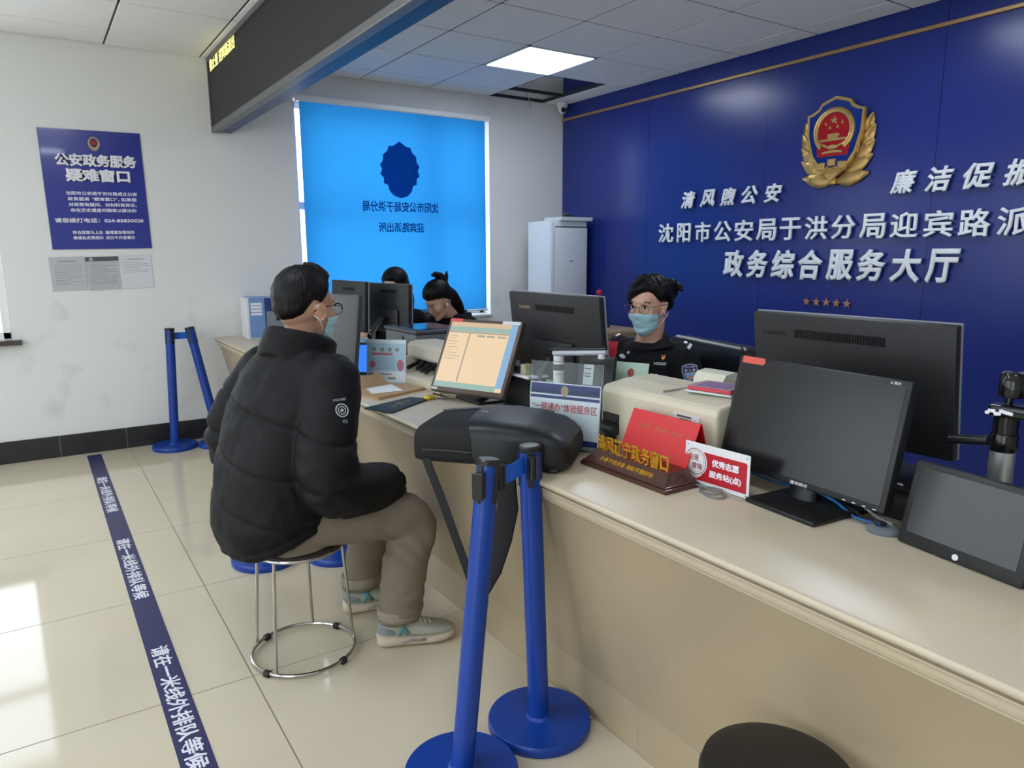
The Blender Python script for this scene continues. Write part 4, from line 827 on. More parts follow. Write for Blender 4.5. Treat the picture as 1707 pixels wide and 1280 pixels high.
def hair_cap(body, F, line_, thick, s=1.0, name='hair', na=72, ne=20, mat=None, cen=(-.012, 0, .03), parent=None, rough=.002):
    """hair shell over the scalp, from the hairline (elevation per azimuth, degrees) up to the crown"""
    bv = bvh_of(body); C0 = F @ V(tuple(x*s for x in cen)); R3 = F.to_3x3(); rings = []
    def surf(az, el):
        d = (R3 @ V((cos(el)*cos(az), cos(el)*sin(az), sin(el)))).normalized(); h = bv.ray_cast(C0+d*.26*s, -d, .26*s); return d, (h[0]-C0).length if h[0] else .09*s
    for j in range(ne+1):
        r = []
        for i in range(na):
            az = 2*pi*i/na; a = math.degrees(az); a = a-360 if a > 180 else a; l0 = line_(a); el = R_(l0+(89.5-l0)*j/ne); d, rad = surf(az, el)
            th = thick(a, math.degrees(el))*min(1, .12+j/3.2)*s; th += rough*s*noise3(d*9+V((a*.04, 0, 0)), 2.2)*min(1, j/3)
            r.append(C0+d*(rad+th))
        rings.append(r)
    inner = [[C0+(p-C0)*(1-.004/max(.03, (p-C0).length)) if False else C0+(p-C0).normalized()*max(.02, (p-C0).length-.02*s) for p in r] for r in rings[:2]]
    m_ = MB(); m_.loft([inner[0]]+rings, False); k = len(m_.v); top = [len(m_.v)-na+i for i in range(na)]; m_.f.append(tuple(top)); m_.mi.append(0)
    return build(m_, name, mat or hair_m, parent or body, True, 180)
def face_mask(body, F, s=1.0, top=-.012, na=30, nz_=18, span=72):
    bv = bvh_of(body); R3 = F.to_3x3(); G = []
    zt = lambda u: top*s-(.014*abs(u)**1.5)*s
    zb = lambda u: (-.118+.030*abs(u)**1.7)*s
    rad = [[0]*(na+1) for _ in range(nz_+1)]; C_ = []
    for j in range(nz_+1):
        for i in range(na+1):
            u = 2*i/na-1; az = R_(span*u); z = zt(u)+(zb(u)-zt(u))*j/nz_; d = R3 @ V((cos(az), sin(az), 0)); c = F @ V((.015*s, 0, z))
            h = bv.ray_cast(c+d*.2*s, -d, .2*s); rad[j][i] = (h[0]-c).length if h[0] else .07*s
    for _ in range(5):
        q = [r[:] for r in rad]
        for j in range(nz_+1):
            for i in range(na+1):
                nb = [q[jj][ii] for jj in (j-1, j, j+1) for ii in (i-2, i-1, i, i+1, i+2) if 0 <= jj <= nz_ and 0 <= ii <= na]; rad[j][i] = max(q[j][i], sum(nb)/len(nb))
    out = []; inn = []
    for j in range(nz_+1):
        ro, ri = [], []
        for i in range(na+1):
            u = 2*i/na-1; az = R_(span*u); z = zt(u)+(zb(u)-zt(u))*j/nz_; d = R3 @ V((cos(az), sin(az), 0)); c = F @ V((.015*s, 0, z))
            t_ = j/nz_; pl_ = .0022*s*abs(sin(t_*pi*4.5))*(1 if .18 < t_ < .86 else 0); r = rad[j][i]+(.0045+.004*sin(pi*t_)*(1-u*u))*s
            ro.append(c+d*(r+pl_)); ri.append(c+d*(r-.0015))
        out.append(ro); inn.append(ri)
    m_ = MB(); n1 = na+1; K = (nz_+1)*n1; vs = [p for r in out for p in r]+[p for r in inn for p in r]; fs = []
    for j in range(nz_):
        for i in range(na): a = j*n1+i; fs.append((a, a+1, a+n1+1, a+n1)); fs.append((K+a, K+a+n1, K+a+n1+1, K+a+1))
    for i in range(na): fs.append((i, K+i, K+i+1, i+1)); a = nz_*n1+i; fs.append((a, a+1, K+a+1, K+a))
    for j in range(nz_): a = j*n1; fs.append((a, a+n1, K+a+n1, K+a)); a = j*n1+na; fs.append((a, K+a, K+a+n1, a+n1))
    m_.add(vs, fs); o = build(m_, 'face_mask', mask_m, body, True, 180)
    for i0, q in ((0, -1), (na, 1)):
        for jj, ez in ((1, .024), (nz_-1, -.030)):
            p = out[jj][i0]; e = F @ V((-.008*s, q*.084*s, ez*s)); mid = (p+e)/2+(R3 @ V((0, q*.006*s, 0))); m_ = MB(); m_.tube([p, mid, e, F @ V((-.024*s, q*.078*s, ez*.6*s))], .0016*s, 6); build(m_, 'ear_loop', mask_w, o, True, 180)
    return o
def glasses(body, F, s, mat, wide=.066, lens_r=(.024, .0185), half_rim=False):
    t = None; FS = F @ MX.Scale(s, 4); m_ = MB(FS); m2 = MB(FS)
    for q in (-1, 1):
        pts = [(.105-.006*abs(lens_r[0]*cos(a)+.0)*10*.1, q*.034+lens_r[0]*math.copysign(abs(cos(a))**.8, cos(a)), .006+lens_r[1]*math.copysign(abs(sin(a))**.8, sin(a))) for a in [2*pi*i/24 for i in range(24)]]
        m_.tube(pts, .0011, 6, closed=True); m2.loft([[V((p[0]-.0004, p[1], p[2])) for p in pts], [V((p[0]+.0004, p[1], p[2])) for p in pts]])
        if half_rim: m_.tube([p for p in pts if p[2] > .002], .0022, 6) if False else m_.tube(sorted([p for p in pts if p[2] > .006], key=lambda p: p[1]), .0024, 6)
        m_.tube([(.104, q*.0585, .016), (.085, q*.0735, .018), (.03, q*.0815, .016), (-.012, q*.083, .012), (-.032, q*.081, -.006)], .0019, 6)
    m_.tube([(.105, -.011, .012), (.108, 0, .015), (.105, .011, .012)], .0014, 6)
    o = build(m_, 'glasses', mat, body, True, 180); build(m2, 'lens', M('lens_glass', 'ffffff', .02, trans=1, ior=1.05, nz=0), o); return o
def wrinkle(sc, amp, seed=0):
    def f(p, n): return amp*noise3(p+V((seed, 0, 0)), sc)+.4*amp*noise3(p, sc*2.7)
    return f
# ---- the seated man
PL = (SX, SY, .421)
HF = headF((.778, 2.452, 1.190), 18, 4)
b = MB()
add_head(b, HF, (.728, 2.423, 1.045))
b.loft([ring_ell(c, hx, hy, R_(a)) for c, hx, hy, a in (((.645, 2.36, .43), .10, .13, 5), ((.645, 2.36, .50), .12, .155, 5), ((.655, 2.37, .62), .11, .15, 8), ((.67, 2.385, .78), .115, .16, 14), ((.695, 2.395, .92), .105, .17, 18), ((.715, 2.41, 1.0), .075, .13, 20), ((.728, 2.423, 1.05), .055, .06, 20))])
armR = [(.778, 2.235, .970), (.722, 2.128, .672), (.948, 2.235, .598)]; armL = [(.655, 2.57, .975), (.555, 2.635, .70), (.885, 2.43, .585)]
legR = [(.660, 2.275, .492), (1.030, 2.207, .462), (.978, 2.222, .12)]; legL = [(.660, 2.45, .492), (1.045, 2.495, .470), (.960, 2.530, .12)]
for A_ in (armR, armL): b.limb(A_, [.052, .044, .030])
for A_ in (legR, legL): b.limb(A_, [.075, .055, .042], 18); b.limb([V(A_[2])+V((-.03, .005, -.06)), V(A_[2])+V((.04, -.012, -.066)), V(A_[2])+V((.10, -.035, -.075))], [.026, .026, .018], 12, 4)
hand(b, MX.Translation((.948, 2.235, .600)) @ Euler((R_(10), R_(14), R_(35))).to_matrix().to_4x4(), .98, .5, 1)
hand(b, MX.Translation((.885, 2.43, .590)) @ Euler((R_(-10), R_(10), R_(-32))).to_matrix().to_4x4(), .98, .45, -1)
man = voxel(b, 'person', skin, None, .0045, 5, None, PL)
tag(man, 'man in black down jacket, taupe trousers and blue mask seated on the round stool', 'person')
eyes(man, HF)
mline = lambda a: lerpline([(0, 50), (30, 49), (46, 38), (58, 22), (70, 4), (78, -4), (84, 2), (100, 4), (112, -10), (126, -28), (150, -36), (180, -38)])(abs(a))
hair_cap(man, HF, mline, lambda a, e: (.010 if e < 0 else .014+.010*max(0, sin(R_(e))) + (.010 if abs(a) < 60 and e > 45 else 0)), rough=.004)
face_mask(man, HF); glasses(man, HF, 1.0, M('black_metal_frame', '17171a', .3, metal=.3), half_rim=True)
# down jacket: torso, sleeves, stand collar
j = MB()
j.loft([ring_ell(c, hx, hy, R_(a), 36, 2.3, tl) for c, hx, hy, a, tl in (((.612, 2.371, .462), .158, .196, 8, (.36, .0)), ((.608, 2.372, .482), .176, .210, 8, (.34, 0)), ((.606, 2.380, .54), .190, .222, 9, (.18, 0)), ((.618, 2.388, .62), .190, .220, 12, (.08, 0)), ((.640, 2.396, .72), .186, .216, 15, (0, 0)), ((.662, 2.402, .82), .176, .214, 18, (0, 0)), ((.688, 2.402, .90), .165, .222, 20, (0, 0)), ((.705, 2.407, .965), .142, .195, 20, (-.1, 0)), ((.722, 2.415, 1.02), .118, .145, 20, (-.2, 0)), ((.735, 2.424, 1.055), .095, .105, 20, (-.3, 0)))])
j.limb(armR, [.094, .098, .076], 20, 6); j.limb(armL, [.094, .098, .076], 20, 6)
j.limb([(.70, 2.41, .96), (.772, 2.245, .965)], [.12, .088], 18, 4); j.limb([(.70, 2.41, .96), (.655, 2.57, .965)], [.12, .088], 18, 4)
cc = [((.722, 2.42, 1.015), .128, .120), ((.735, 2.425, 1.065), .125, .114), ((.748, 2.431, 1.105), .120, .107)]
tl = (-.36*cos(R_(20)), -.36*sin(R_(20)))
ro = [ring_ell(c, hx, hy, R_(20), 36, 2, tl) for c, hx, hy in cc]; ri = [ring_ell(c, hx-.030, hy-.030, R_(20), 36, 2, tl) for c, hx, hy in cc]
j.loft(ro+[ring_ell((.751, 2.432, 1.112), .105, .092, R_(20), 36, 2, tl)]+ri[::-1], False, True)
def jdisp(p, n):
    d = .006*noise3(p, 6)+.004*noise3(p+V((3, 1, 0)), 14)+.002*noise3(p, 30)
    q = p.z+.25*(p.x-.65)-.12*(p.y-2.4)                          # quilting seams
    for z0, am in ((.86, .009), (.70, .007), (.555, .007)):
        d -= am*math.exp(-((q-z0-.03*noise3(p, 3))/.009)**2)
    # gathered folds at the elbows
    for e in (armR[1], armL[1]):
        r = (p-V(e)).length
        if r < .17: d += .007*sin((p.z*.8+p.x*.6)*95+3*noise3(p, 9))*(1-r/.17)
    h_ = p.z-.36*(p.x-.61)
    if h_ < .53: d -= .006*math.exp(-((h_-.500)/.010)**2)
    return d
jk = voxel(j, 'down_jacket', puff, man, .007, 4, jdisp)
bvj = bvh_of(jk)
def hit(bv, o, d):
    d = V(d).normalized(); h = bv.ray_cast(V(o), d)
    if h[0] is None: h = min((bv.find_nearest(V(o)+d*q*.01) for q in range(150, 560)), key=lambda r: r[3])
    return h[0], (-h[1] if h[1].dot(d) > 0 else h[1])
def stick_on(bv, o, d, up=(0, 0, 1), lift=.001):
    p, n_ = hit(bv, o, d); x = V(up).cross(n_).normalized(); return frame(p+n_*lift, x, n_.cross(x))
def aim(x, y): return cr*((x-853.5)/1205.956)-cu*((y-640)/1205.956)+_f
jw = M('jacket_print', 'a9adb2', .5)
F = stick_on(bvj, CAM, aim(570, 684)); m_ = MB(F); m_.torus((0, 0, 0), .020, .0022, 28, 6); m_.torus((0, 0, 0), .012, .0018, 24, 6); m_.ell((0, 0, 0), (.006, .006, .002), 12); build(m_, 'sleeve_badge', jw, man)
text('MOSE', F @ MX.Translation((0, .034, 0)), .042, .008, jw, man, 'sleeve_lettering', .001); text('YS', F @ MX.Translation((0, -.036, 0)), .018, .011, jw, man, 'sleeve_lettering', .001)
# trousers
tr = MB()
tr.loft([ring_ell(c, hx, hy, R_(6), 32, 2.4) for c, hx, hy in (((.640, 2.36, .423), .125, .165), ((.645, 2.36, .44), .138, .168), ((.648, 2.362, .50), .140, .170), ((.648, 2.364, .56), .125, .155))])
tr.limb([(.640, 2.28, .502)]+[(.83, 2.238, .502)]+legR[1:2]+[(1.005, 2.214, .30), (.985, 2.220, .150)], [.078, .089, .082, .079, .077], 20, 6)
tr.limb([(.640, 2.445, .502)]+[(.83, 2.472, .505)]+legL[1:2]+[(1.000, 2.512, .30), (.966, 2.526, .158)], [.078, .089, .082, .077, .074], 20, 6)
def tdisp(p, n):
    d = .007*noise3(p, 8)+.0035*noise3(p, 17)
    for k in (legR[1], legL[1]):
        r = (p-V(k)-V((-.05, 0, -.06))).length
        if r < .15: d += .0065*sin((p.x+p.z)*80+6*noise3(p, 6))*(1-r/.15)
    if p.z < .24: d += .0018*sin(p.z*95+9*noise3(p, 7))
    return d
trs = voxel(tr, 'trousers', cord, man, .007, 4, tdisp)
for c, a in (((.980, 2.221, .128), 0), ((.962, 2.528, .134), 0)):
    m_ = MB(); ro = [ring_ell((c[0], c[1], c[2]+dz), r, r*.95, 0, 28, 2, (.06, 0)) for dz, r in ((-.020, .072), (-.024, .077), (.0, .081), (.022, .079), (.026, .074))]; ri = [ring_ell((c[0], c[1], c[2]+dz), r, r*.95, 0, 28, 2, (.06, 0)) for dz, r in ((.02, .06), (-.016, .062))]
    m_.loft(ro+ri, False, True); build(m_, 'turned_cuff', M('cuff_lining', '8b8070', .85, bump=.2, bs=240), man, True, 180)
# sneakers
sole_m = M('cream_sole', 'c0b29e', .6, nz=.08, ns=30); upper_m = M('grey_green_upper', 'a3a496', .65, nz=.08, ns=30, bump=.15, bs=300); teal = M('teal_trim', '5f9596', .55); ggrey = M('grey_knit', '83888b', .8, nz=.2, ns=60, bump=.3, bs=400)
def sneaker(heel, toe, label):
    h, t_ = V((*heel, 0)), V((*toe, 0)); x = (t_-h).normalized(); F = frame(h, x, V((0, 0, 1)).cross(x)); L = (t_-h).length; mb = MB(F)
    def sec(u, w_, z0, z1, k=2.6, sh=0, n=24): return [V((u*L, sh+w_*math.copysign(abs(cos(2*pi*q/n))**(2/k), cos(2*pi*q/n)), (z0+z1)/2+(z1-z0)/2*math.copysign(abs(sin(2*pi*q/n))**(2/k), sin(2*pi*q/n)))) for q in range(n)]
    mb.loft([sec(-.02, .020, .014, .040), sec(-.005, .032, .005, .048), sec(.08, .041, .001, .050), sec(.25, .041, .001, .046), sec(.45, .044, .001, .040), sec(.68, .050, .001, .038), sec(.85, .047, .004, .040), sec(.95, .036, .010, .044), sec(1.0, .018, .018, .042)])
    so = build(mb, 'sneaker_sole', sole_m, man, True, 180)
    mb = MB(F); mb.loft([sec(.005, .020, .035, .085), sec(.02, .030, .030, .108), sec(.10, .038, .03, .112), sec(.22, .039, .03, .110), sec(.36, .040, .03, .106), sec(.50, .043, .03, .092), sec(.65, .046, .03, .076), sec(.80, .044, .03, .066), sec(.92, .035, .032, .058), sec(.985, .016, .034, .048)])
    up_ = build(mb, 'sneaker_upper', upper_m, man, True, 180)
    mb = MB(F); mb.loft([sec(-.004, .016, .050, .092), sec(.015, .0325, .045, .100), sec(.10, .0402, .042, .095), sec(.20, .0405, .042, .080), sec(.24, .036, .045, .07)]); build(mb, 'heel_counter', ggrey, up_, True, 180)
    mb = MB(F)
    for q in (-1, 1):
        mb.tube([(.18*L, q*.039, .105), (.30*L, q*.0415, .082), (.38*L, q*.0435, .052)], .0075, 8, flat=(.5, 1)); mb.tube([(.36*L, q*.0405, .100), (.29*L, q*.0415, .070), (.26*L, q*.0425, .048)], .0065, 8, flat=(.5, 1)); mb.tube([(.02*L, q*.0325, .098), (.12*L, q*.039, .100), (.22*L, q*.039, .106)], .006, 8)
    build(mb, 'teal_stripe', teal, up_, True, 180)
    mb = MB(F)
    for i in range(5): u = .40+.065*i; z = .104-.0075*i; mb.tube([(u*L, -.028, z-.012), (u*L+.006, -.012, z+.001), (u*L, 0, z+.003), (u*L+.006, .012, z+.001), (u*L, .028, z-.012)], .0032, 6)
    build(mb, 'shoe_laces', M('cream_lace', 'd8d2c2', .8), up_, True, 180)
    mb = MB(F); mb.tube([(.30*L, -.0455, .022), (.42*L, -.0475, .030), (.52*L, -.0485, .026), (.60*L, -.050, .030)], .005, 8, flat=(.4, 1)); build(mb, 'sole_groove', M('sole_grey', '8a857c', .6), so, True, 180)
sneaker((.908, 2.252), (1.165, 2.157), 'right'); sneaker((.893, 2.545), (1.150, 2.500), 'left')
# ---- the officer behind the counter
oc = (2.215, 2.285)
OF = headF((2.178, 2.243, 1.150), 196, 5)
b = MB(); add_head(b, OF, (2.205, 2.268, 1.012), .96, True, .050)
OA = R_(188)
b.loft([ring_ell(c, hx, hy, OA) for c, hx, hy in (((2.27, 2.285, .46), .11, .15), ((2.27, 2.285, .60), .10, .14), ((2.25, 2.28, .78), .10, .145), ((2.23, 2.275, .90), .09, .15), ((2.215, 2.27, .97), .065, .12), ((2.205, 2.268, 1.01), .05, .055))])
oaR = [(2.180, 2.430, .945), (2.120, 2.535, .745), (1.985, 2.30, .80)]; oaL = [(2.235, 2.105, .945), (2.25, 2.04, .72), (2.045, 2.075, .79)]
for A_ in (oaR, oaL): b.limb(A_, [.045, .038, .027])
for y in (2.20, 2.37): b.limb([(2.25, y, .50), (2.02, y, .52), (2.06, y, .10)], [.075, .055, .04], 16); b.limb([(2.08, y, .06), (1.98, y, .04)], [.036, .028], 12, 3)
hand(b, MX.Translation((1.985, 2.30, .80)) @ Euler((R_(60), R_(-10), R_(218))).to_matrix().to_4x4(), .88, .5, 1); hand(b, MX.Translation((2.045, 2.075, .785)) @ Euler((R_(-8), R_(8), R_(172))).to_matrix().to_4x4(), .88, .35, 1)
off = voxel(b, 'person', skin_f, None, .0045, 5, None, (2.22, 2.275, .46))
tag(off, 'uniformed officer with glasses and blue mask seated behind the ivory printer', 'person'); eyes(off, OF, .96, True, True)
oline = lerpline([(-180, -38), (-110, -38), (-88, -26), (-70, -16), (-52, -6), (-34, 5), (-12, 17), (8, 26), (24, 30), (38, 24), (52, 8), (66, -4), (78, -2), (92, -4), (106, -26), (122, -38), (180, -38)])
hair_cap(off, OF, oline, lambda a, e: .013+.003*max(0, sin(R_(e)))+.009*max(0, cos(R_(a+35)))*max(0, cos(R_(e)))+(.008 if abs(a) > 60 else 0)*max(0, cos(R_(e))), .96, rough=.008)
m_ = MB(OF); m_.ell((-.105, .030, .055), (.042, .044, .046), 18); m_.ell((-.085, .055, .085), (.03, .028, .03), 14); m_.limb([(-.10, .04, .06), (-.12, .07, .075), (-.115, .09, .06)], [.022, .018, .008], 10, 3); build(m_, 'hair_bun', hair_m, off, True, 180)
face_mask(off, OF, .96); glasses(off, OF, .96, M('rose_metal_frame', '8a6a62', .25, metal=.8))
uni = M('navy_black_uniform', '14151b', .75, nz=.1, ns=20, bump=.10, bs=160, spec=.3)
u = MB()
u.loft([ring_ell(c, hx, hy, OA, 32, 2.3) for c, hx, hy in (((2.26, 2.285, .52), .15, .18), ((2.255, 2.285, .60), .150, .185), ((2.245, 2.28, .74), .145, .185), ((2.235, 2.277, .86), .135, .19), ((2.222, 2.273, .93), .115, .178), ((2.213, 2.270, .975), .085, .135), ((2.208, 2.268, 1.0), .068, .078))])
for A_ in (oaR, oaL): u.limb(A_, [.070, .064, .050], 18, 6)
u.limb([(2.215, 2.27, .935), (2.185, 2.43, .945)], [.08, .064], 16, 4); u.limb([(2.215, 2.27, .935), (2.235, 2.105, .945)], [.08, .064], 16, 4)
tl = (.35*1.0, 0)
ro = [ring_ell(c, hx, hy, OA, 32, 2, tl) for c, hx, hy in (((2.208, 2.268, .975), .092, .088), ((2.203, 2.266, 1.012), .084, .080))]; ri = [ring_ell(c, hx-.018, hy-.018, OA, 32, 2, tl) for c, hx, hy in (((2.208, 2.268, .975), .092, .088), ((2.203, 2.266, 1.012), .084, .080))]
u.loft(ro+ri[::-1], False, True)
uj = voxel(u, 'uniform_jacket', uni, off, .006, 4, wrinkle(11, .005)); bvu = bvh_of(uj)
# lapels
def lap(x0, y0, x1, y1, x2, y2, nm):
    pts = []
    for a, c in ((x0, y0), (x1, y1), (x2, y2)):
        h = hit(bvu, CAM, aim(a, c)); pts.append(h[0]+h[1]*.008)
    n_ = (pts[1]-pts[0]).cross(pts[2]-pts[0]).normalized()*.004; m_ = MB(); m_.loft([[p+n_ for p in pts], [p-n_ for p in pts]]); build(m_, nm, uni, off)
lap(1112, 560, 1122, 580, 1074, 586, 'collar_flap'); lap(1058, 560, 1052, 575, 1068, 586, 'collar_flap')
sil = M('silver_mark', 'dfe1e6', .35, nz=.02, metal=.2)
def mark(x, y, w_, h_, rot=0, mat=sil, name='shoulder_mark', th=.003, up=(0, 0, 1)):
    F = stick_on(bvu, CAM, aim(x, y), up, .007) @ MX.Rotation(R_(rot), 4, 'Z'); m_ = MB(F); m_.box((0, 0, 0), (w_, h_, th*2), .001, None, 1); build(m_, name, mat, off); return F
for x, y, w_, h_, r in ((1133.5, 566.5, .016, .013, 8), (1142, 573, .016, .013, 15), (1148, 579, .036, .013, 35), (1047.5, 555, .013, .013, -30), (1038, 558.5, .012, .013, -30), (1030.5, 561, .010, .028, -10)): mark(x, y, w_, h_, r)
F = stick_on(bvu, CAM, aim(1100, 606), lift=.002); text('105260', F, .052, .0125, sil, off, 'badge_number', .001, .03, shear=.25)
F = stick_on(bvu, CAM, aim(1106, 596)); m_ = MB(F); m_.prism([(-.008, .010), (.008, .010), (.007, -.004), (0, -.011), (-.007, -.004)], 0, .003); m_.cur = 1; m_.bb((-.008, .002, .003), (.004, .010, .0045)); build(m_, 'party_pin', [M('pin_gold', 'd99b4a', .3, metal=.4), M('pin_red', 'c8242a', .3)], off)
for x, y in ((1094.5, 626), (1048, 588)): F = stick_on(bvu, CAM, aim(x, y)); m_ = MB(F); m_.ell((0, 0, .002), (.007, .007, .004), 14); build(m_, 'button', sil, off, True, 180)
F = stick_on(bvu, CAM, aim(1038, 594)); m_ = MB(F); m_.ell((0, 0, .001), (.022, .009, .003), 16, (0, 0, R_(-12))); m_.ell((0, .003, .003), (.009, .008, .003), 12); build(m_, 'chest_badge', sil, off, True, 180)
F = stick_on(bvu, CAM, aim(1150, 622)) @ MX.Rotation(R_(4), 4, 'Z')
sh = [(-.031, .030), (-.015, .037), (0, .039), (.015, .037), (.031, .030), (.032, .005), (.022, -.026), (0, -.043), (-.022, -.026), (-.032, .005)]
m_ = MB(F); m_.prism(sh, -.012, .003); m_.cur = 1; m_.prism([(x*.9, y*.9) for x, y in sh], .003, .0036); m_.cur = 2; m_.prism([(-.022, -.001), (.022, -.001), (.017, -.02), (0, -.034), (-.017, -.02)], .0036, .0042); m_.cur = 0; m_.bb((-.023, -.001, .0036), (.023, .003, .0046)); m_.cur = 3; m_.prism([(-.010, -.012), (.010, -.012), (0, -.03)], .0042, .0048); m_.prism([(x, y+.012) for x, y in star(.0065)], .0036, .0044)
build(m_, 'arm_patch', [M('patch_silver', 'b9c0cf', .5), M('patch_navy', '23335f', .6), M('patch_sky', '7fa6d8', .5), M('patch_amber', 'd88f4f', .5)], off)
text('中国人民警察', F @ MX.Translation((0, .0255, .0036)), .042, .0075, MATS['patch_silver'], off, 'patch_lettering', .0005)
for x in (-.016, .016): m_ = MB(F @ MX.Translation((x, .012, .0036))); m_.ell((0, 0, 0), (.006, .0055, .001), 12); build(m_, 'patch_disc', MATS['patch_silver'], off)
# red armband on her right sleeve
a0, a1 = V(oaR[0]), V(oaR[1]); dd = (a1-a0).normalized(); Wu = wmat(uj); vs_, fs_ = {}, []
for pg in uj.data.polygons:
    c = Wu @ pg.center; t_ = (c-a0).dot(dd)
    if t_ < .095 and c.z < .988 and (c-a0-dd*t_).length < .16 and c.y > 2.36+.35*max(0, c.z-.90) and c.x < 2.27: fs_.append(pg.vertices[:])
for f in fs_:
    for i in f: vs_.setdefault(i, len(vs_))
keys = sorted(vs_, key=lambda i: vs_[i]); m_ = MB(); m_.add([Wu @ uj.data.vertices[i].co+uj.data.vertices[i].normal*.0035 for i in keys], [[vs_[i] for i in f] for f in fs_])
arm = build(m_, 'red_armband', M('armband_red', 'b81c2c', .6, bump=.08), off, True, 180)
sm = arm.modifiers.new('solid', 'SOLIDIFY'); sm.thickness = .003; sm.offset = 0
bva = bvh_of(arm); F = stick_on(bva, CAM, aim(1011, 597)); 
text('督', F @ MX.Rotation(R_(10), 4, 'Z'), .03, .034, M('armband_print', 'e3a9a8', .6), off, 'armband_lettering', .001)
# office chair
och = M('black_leather', '141416', .32, nz=.1, ns=10, bump=.08, bs=120)
t = thing('office_chair', 'black leather office chair behind the uniformed officer', 'chair', (2.36, 2.23, 0))
def pad(w_, h_, d, F, nm):
    m_ = MB(F); R = 7
    rings = []
    for i in range(R+1):
        v = -1+2*i/R; rings.append([V((x*(1-.06*abs(v)**3), v*h_/2, z-.10*w_*(x/(w_/2))**2*-1)) for x, z in [(a[0], a[1]) for a in rrect(w_*(1-.10*abs(v)**4), d*(1-.35*abs(v)**4), d*.3*(1-.35*abs(v)**4), 4)]])
    m_.loft(rings); return build(m_, nm, och, t, True, 180)
FC = frame((2.46, 2.11, .80), (-.22, -.97, 0), (.10, 0, 1))
for i, (y, h_, d) in enumerate(((.115, .17, .10), (-.05, .16, .11), (-.21, .16, .11))): pad(.56-.02*i, h_, d, FC @ MX.Translation((0, y, .0)), 'back_cushion')
m_ = MB()
for s_ in (-.22, .22): pass
for yy in (-.12, .05): m_ = MB(FC); m_.bb((yy-.002, .05, .04), (yy+.002, .19, .064), .001, 1); build(m_, 'back_seam', blk, t)
m_ = MB(MX.Translation((2.27, 2.23, .44)) @ MX.Rotation(R_(8), 4, 'Z')); m_.bb((-.24, -.25, -.05), (.24, .25, .018), .03, 3); build(m_, 'seat', och, t, True)
build(MB().tube([(2.28, 2.23, .40), (2.28, 2.23, .10)], .03, 14), 'gas_column', blk, t, True)
for k in range(5): a = R_(72*k+10); build(MB().tube([(2.28, 2.23, .10), (2.28+.29*cos(a), 2.23+.29*sin(a), .06)], [.028, .016], 10), 'base_arm', blk, t, True); m_ = MB(); m_.ell((2.28+.29*cos(a), 2.23+.29*sin(a), .028), (.028, .022, .028), 14); build(m_, 'castor', blk, t, True)
# ---- the two women at the far desks
def seated(nm, label, HF_, neck, sh, fem_hair, coat, lean, s=.95):
    nx = V(neck); ax = V((cos(R_(lean[0])), sin(R_(lean[0])), 0)); sd = V((-ax.y, ax.x, 0)); hip = V((nx.x-ax.x*lean[1], nx.y-ax.y*lean[1], .50))
    b = MB(); add_head(b, HF_, neck, s, True, .048)
    mid = hip.lerp(nx, .5); ang = R_(lean[0])
    b.loft([ring_ell(c, hx, hy, ang) for c, hx, hy in ((hip-V((0, 0, .05)), .10, .14), (hip+V((0, 0, .08)), .10, .14), (mid, .095, .14), (hip.lerp(nx, .8), .09, .15), (hip.lerp(nx, .92), .06, .11), (nx, .045, .05))])
    arms = []
    for q in (-1, 1):
        s0 = hip.lerp(nx, .86)+sd*.155*q; e0 = s0+V((0, 0, -.16))+sd*.08*q-ax*.05; w0 = e0+ax*.19-sd*.07*q+V((0, 0, .075)); arms.append((s0, e0, w0)); b.limb([s0, e0, w0], [.045, .038, .027]); 
        hand(b, MX.Translation(w0) @ MX.Rotation(ang-q*.3, 4, 'Z'), .86, .4, -q)
        b.limb([hip+sd*.085*q, hip+sd*.09*q+ax*.36, hip+sd*.09*q+ax*.34-V((0, 0, .40))], [.075, .055, .04], 14, 4); f0 = hip+sd*.09*q+ax*.34; b.limb([(f0.x, f0.y, .06), (f0.x+ax.x*.12, f0.y+ax.y*.12, .04)], [.036, .028], 12, 3)
    o = voxel(b, 'person', skin_f, None, .006, 4, None, (hip.x, hip.y, .45)); tag(o, label, 'person')
    k = MB(); k.loft([ring_ell(c, hx, hy, ang, 28, 2.2) for c, hx, hy in ((hip-V((0, 0, .02)), .14, .18), (hip+V((0, 0, .08)), .145, .185), (mid, .14, .185), (hip.lerp(nx, .8), .125, .18), (hip.lerp(nx, .92), .09, .135), (hip.lerp(nx, .99), .066, .072))])
    for s0, e0, w0 in arms: k.limb([s0, e0, w0], [.072, .064, .048], 16, 5); k.limb([hip.lerp(nx, .86), s0], [.09, .066], 14, 4)
    voxel(k, 'coat', coat, o, .008, 4, wrinkle(9, .006)); 
    st_ = thing('desk_stool', 'dark padded stool under the ' + sh, 'stool', (hip.x, hip.y, 0)); build(MB().lathe([(.001, .38), (.19, .38), (.20, .40), (.19, .435), (.001, .44)], 32, (hip.x, hip.y, 0)), 'seat', och, st_, True); build(MB().tube([(hip.x, hip.y, .38), (hip.x, hip.y, .03)], .03, 12), 'column', blk, st_, True); build(MB().lathe([(.001, 0), (.2, 0), (.19, .025), (.001, .03)], 32, (hip.x, hip.y, 0)), 'foot', blk, st_, True)
    return o
coat_m = M('black_coat', '141318', .85, nz=.1, ns=14, bump=.12, bs=120, spec=.2)
F1_ = headF((2.185, 4.84, 1.130), 205, 8)
w1 = seated('person', 'woman with long black hair mostly hidden behind the far monitor', F1_, (2.225, 4.87, .985), 'woman hidden by the far monitor', None, coat_m, (205, .03)); eyes(w1, F1_, .95, True, True)
lng = lambda a: (24 if abs(a) < 35 else 24-(abs(a)-35)*1.0 if abs(a) < 60 else max(-42, -1-(abs(a)-60)*1.4))
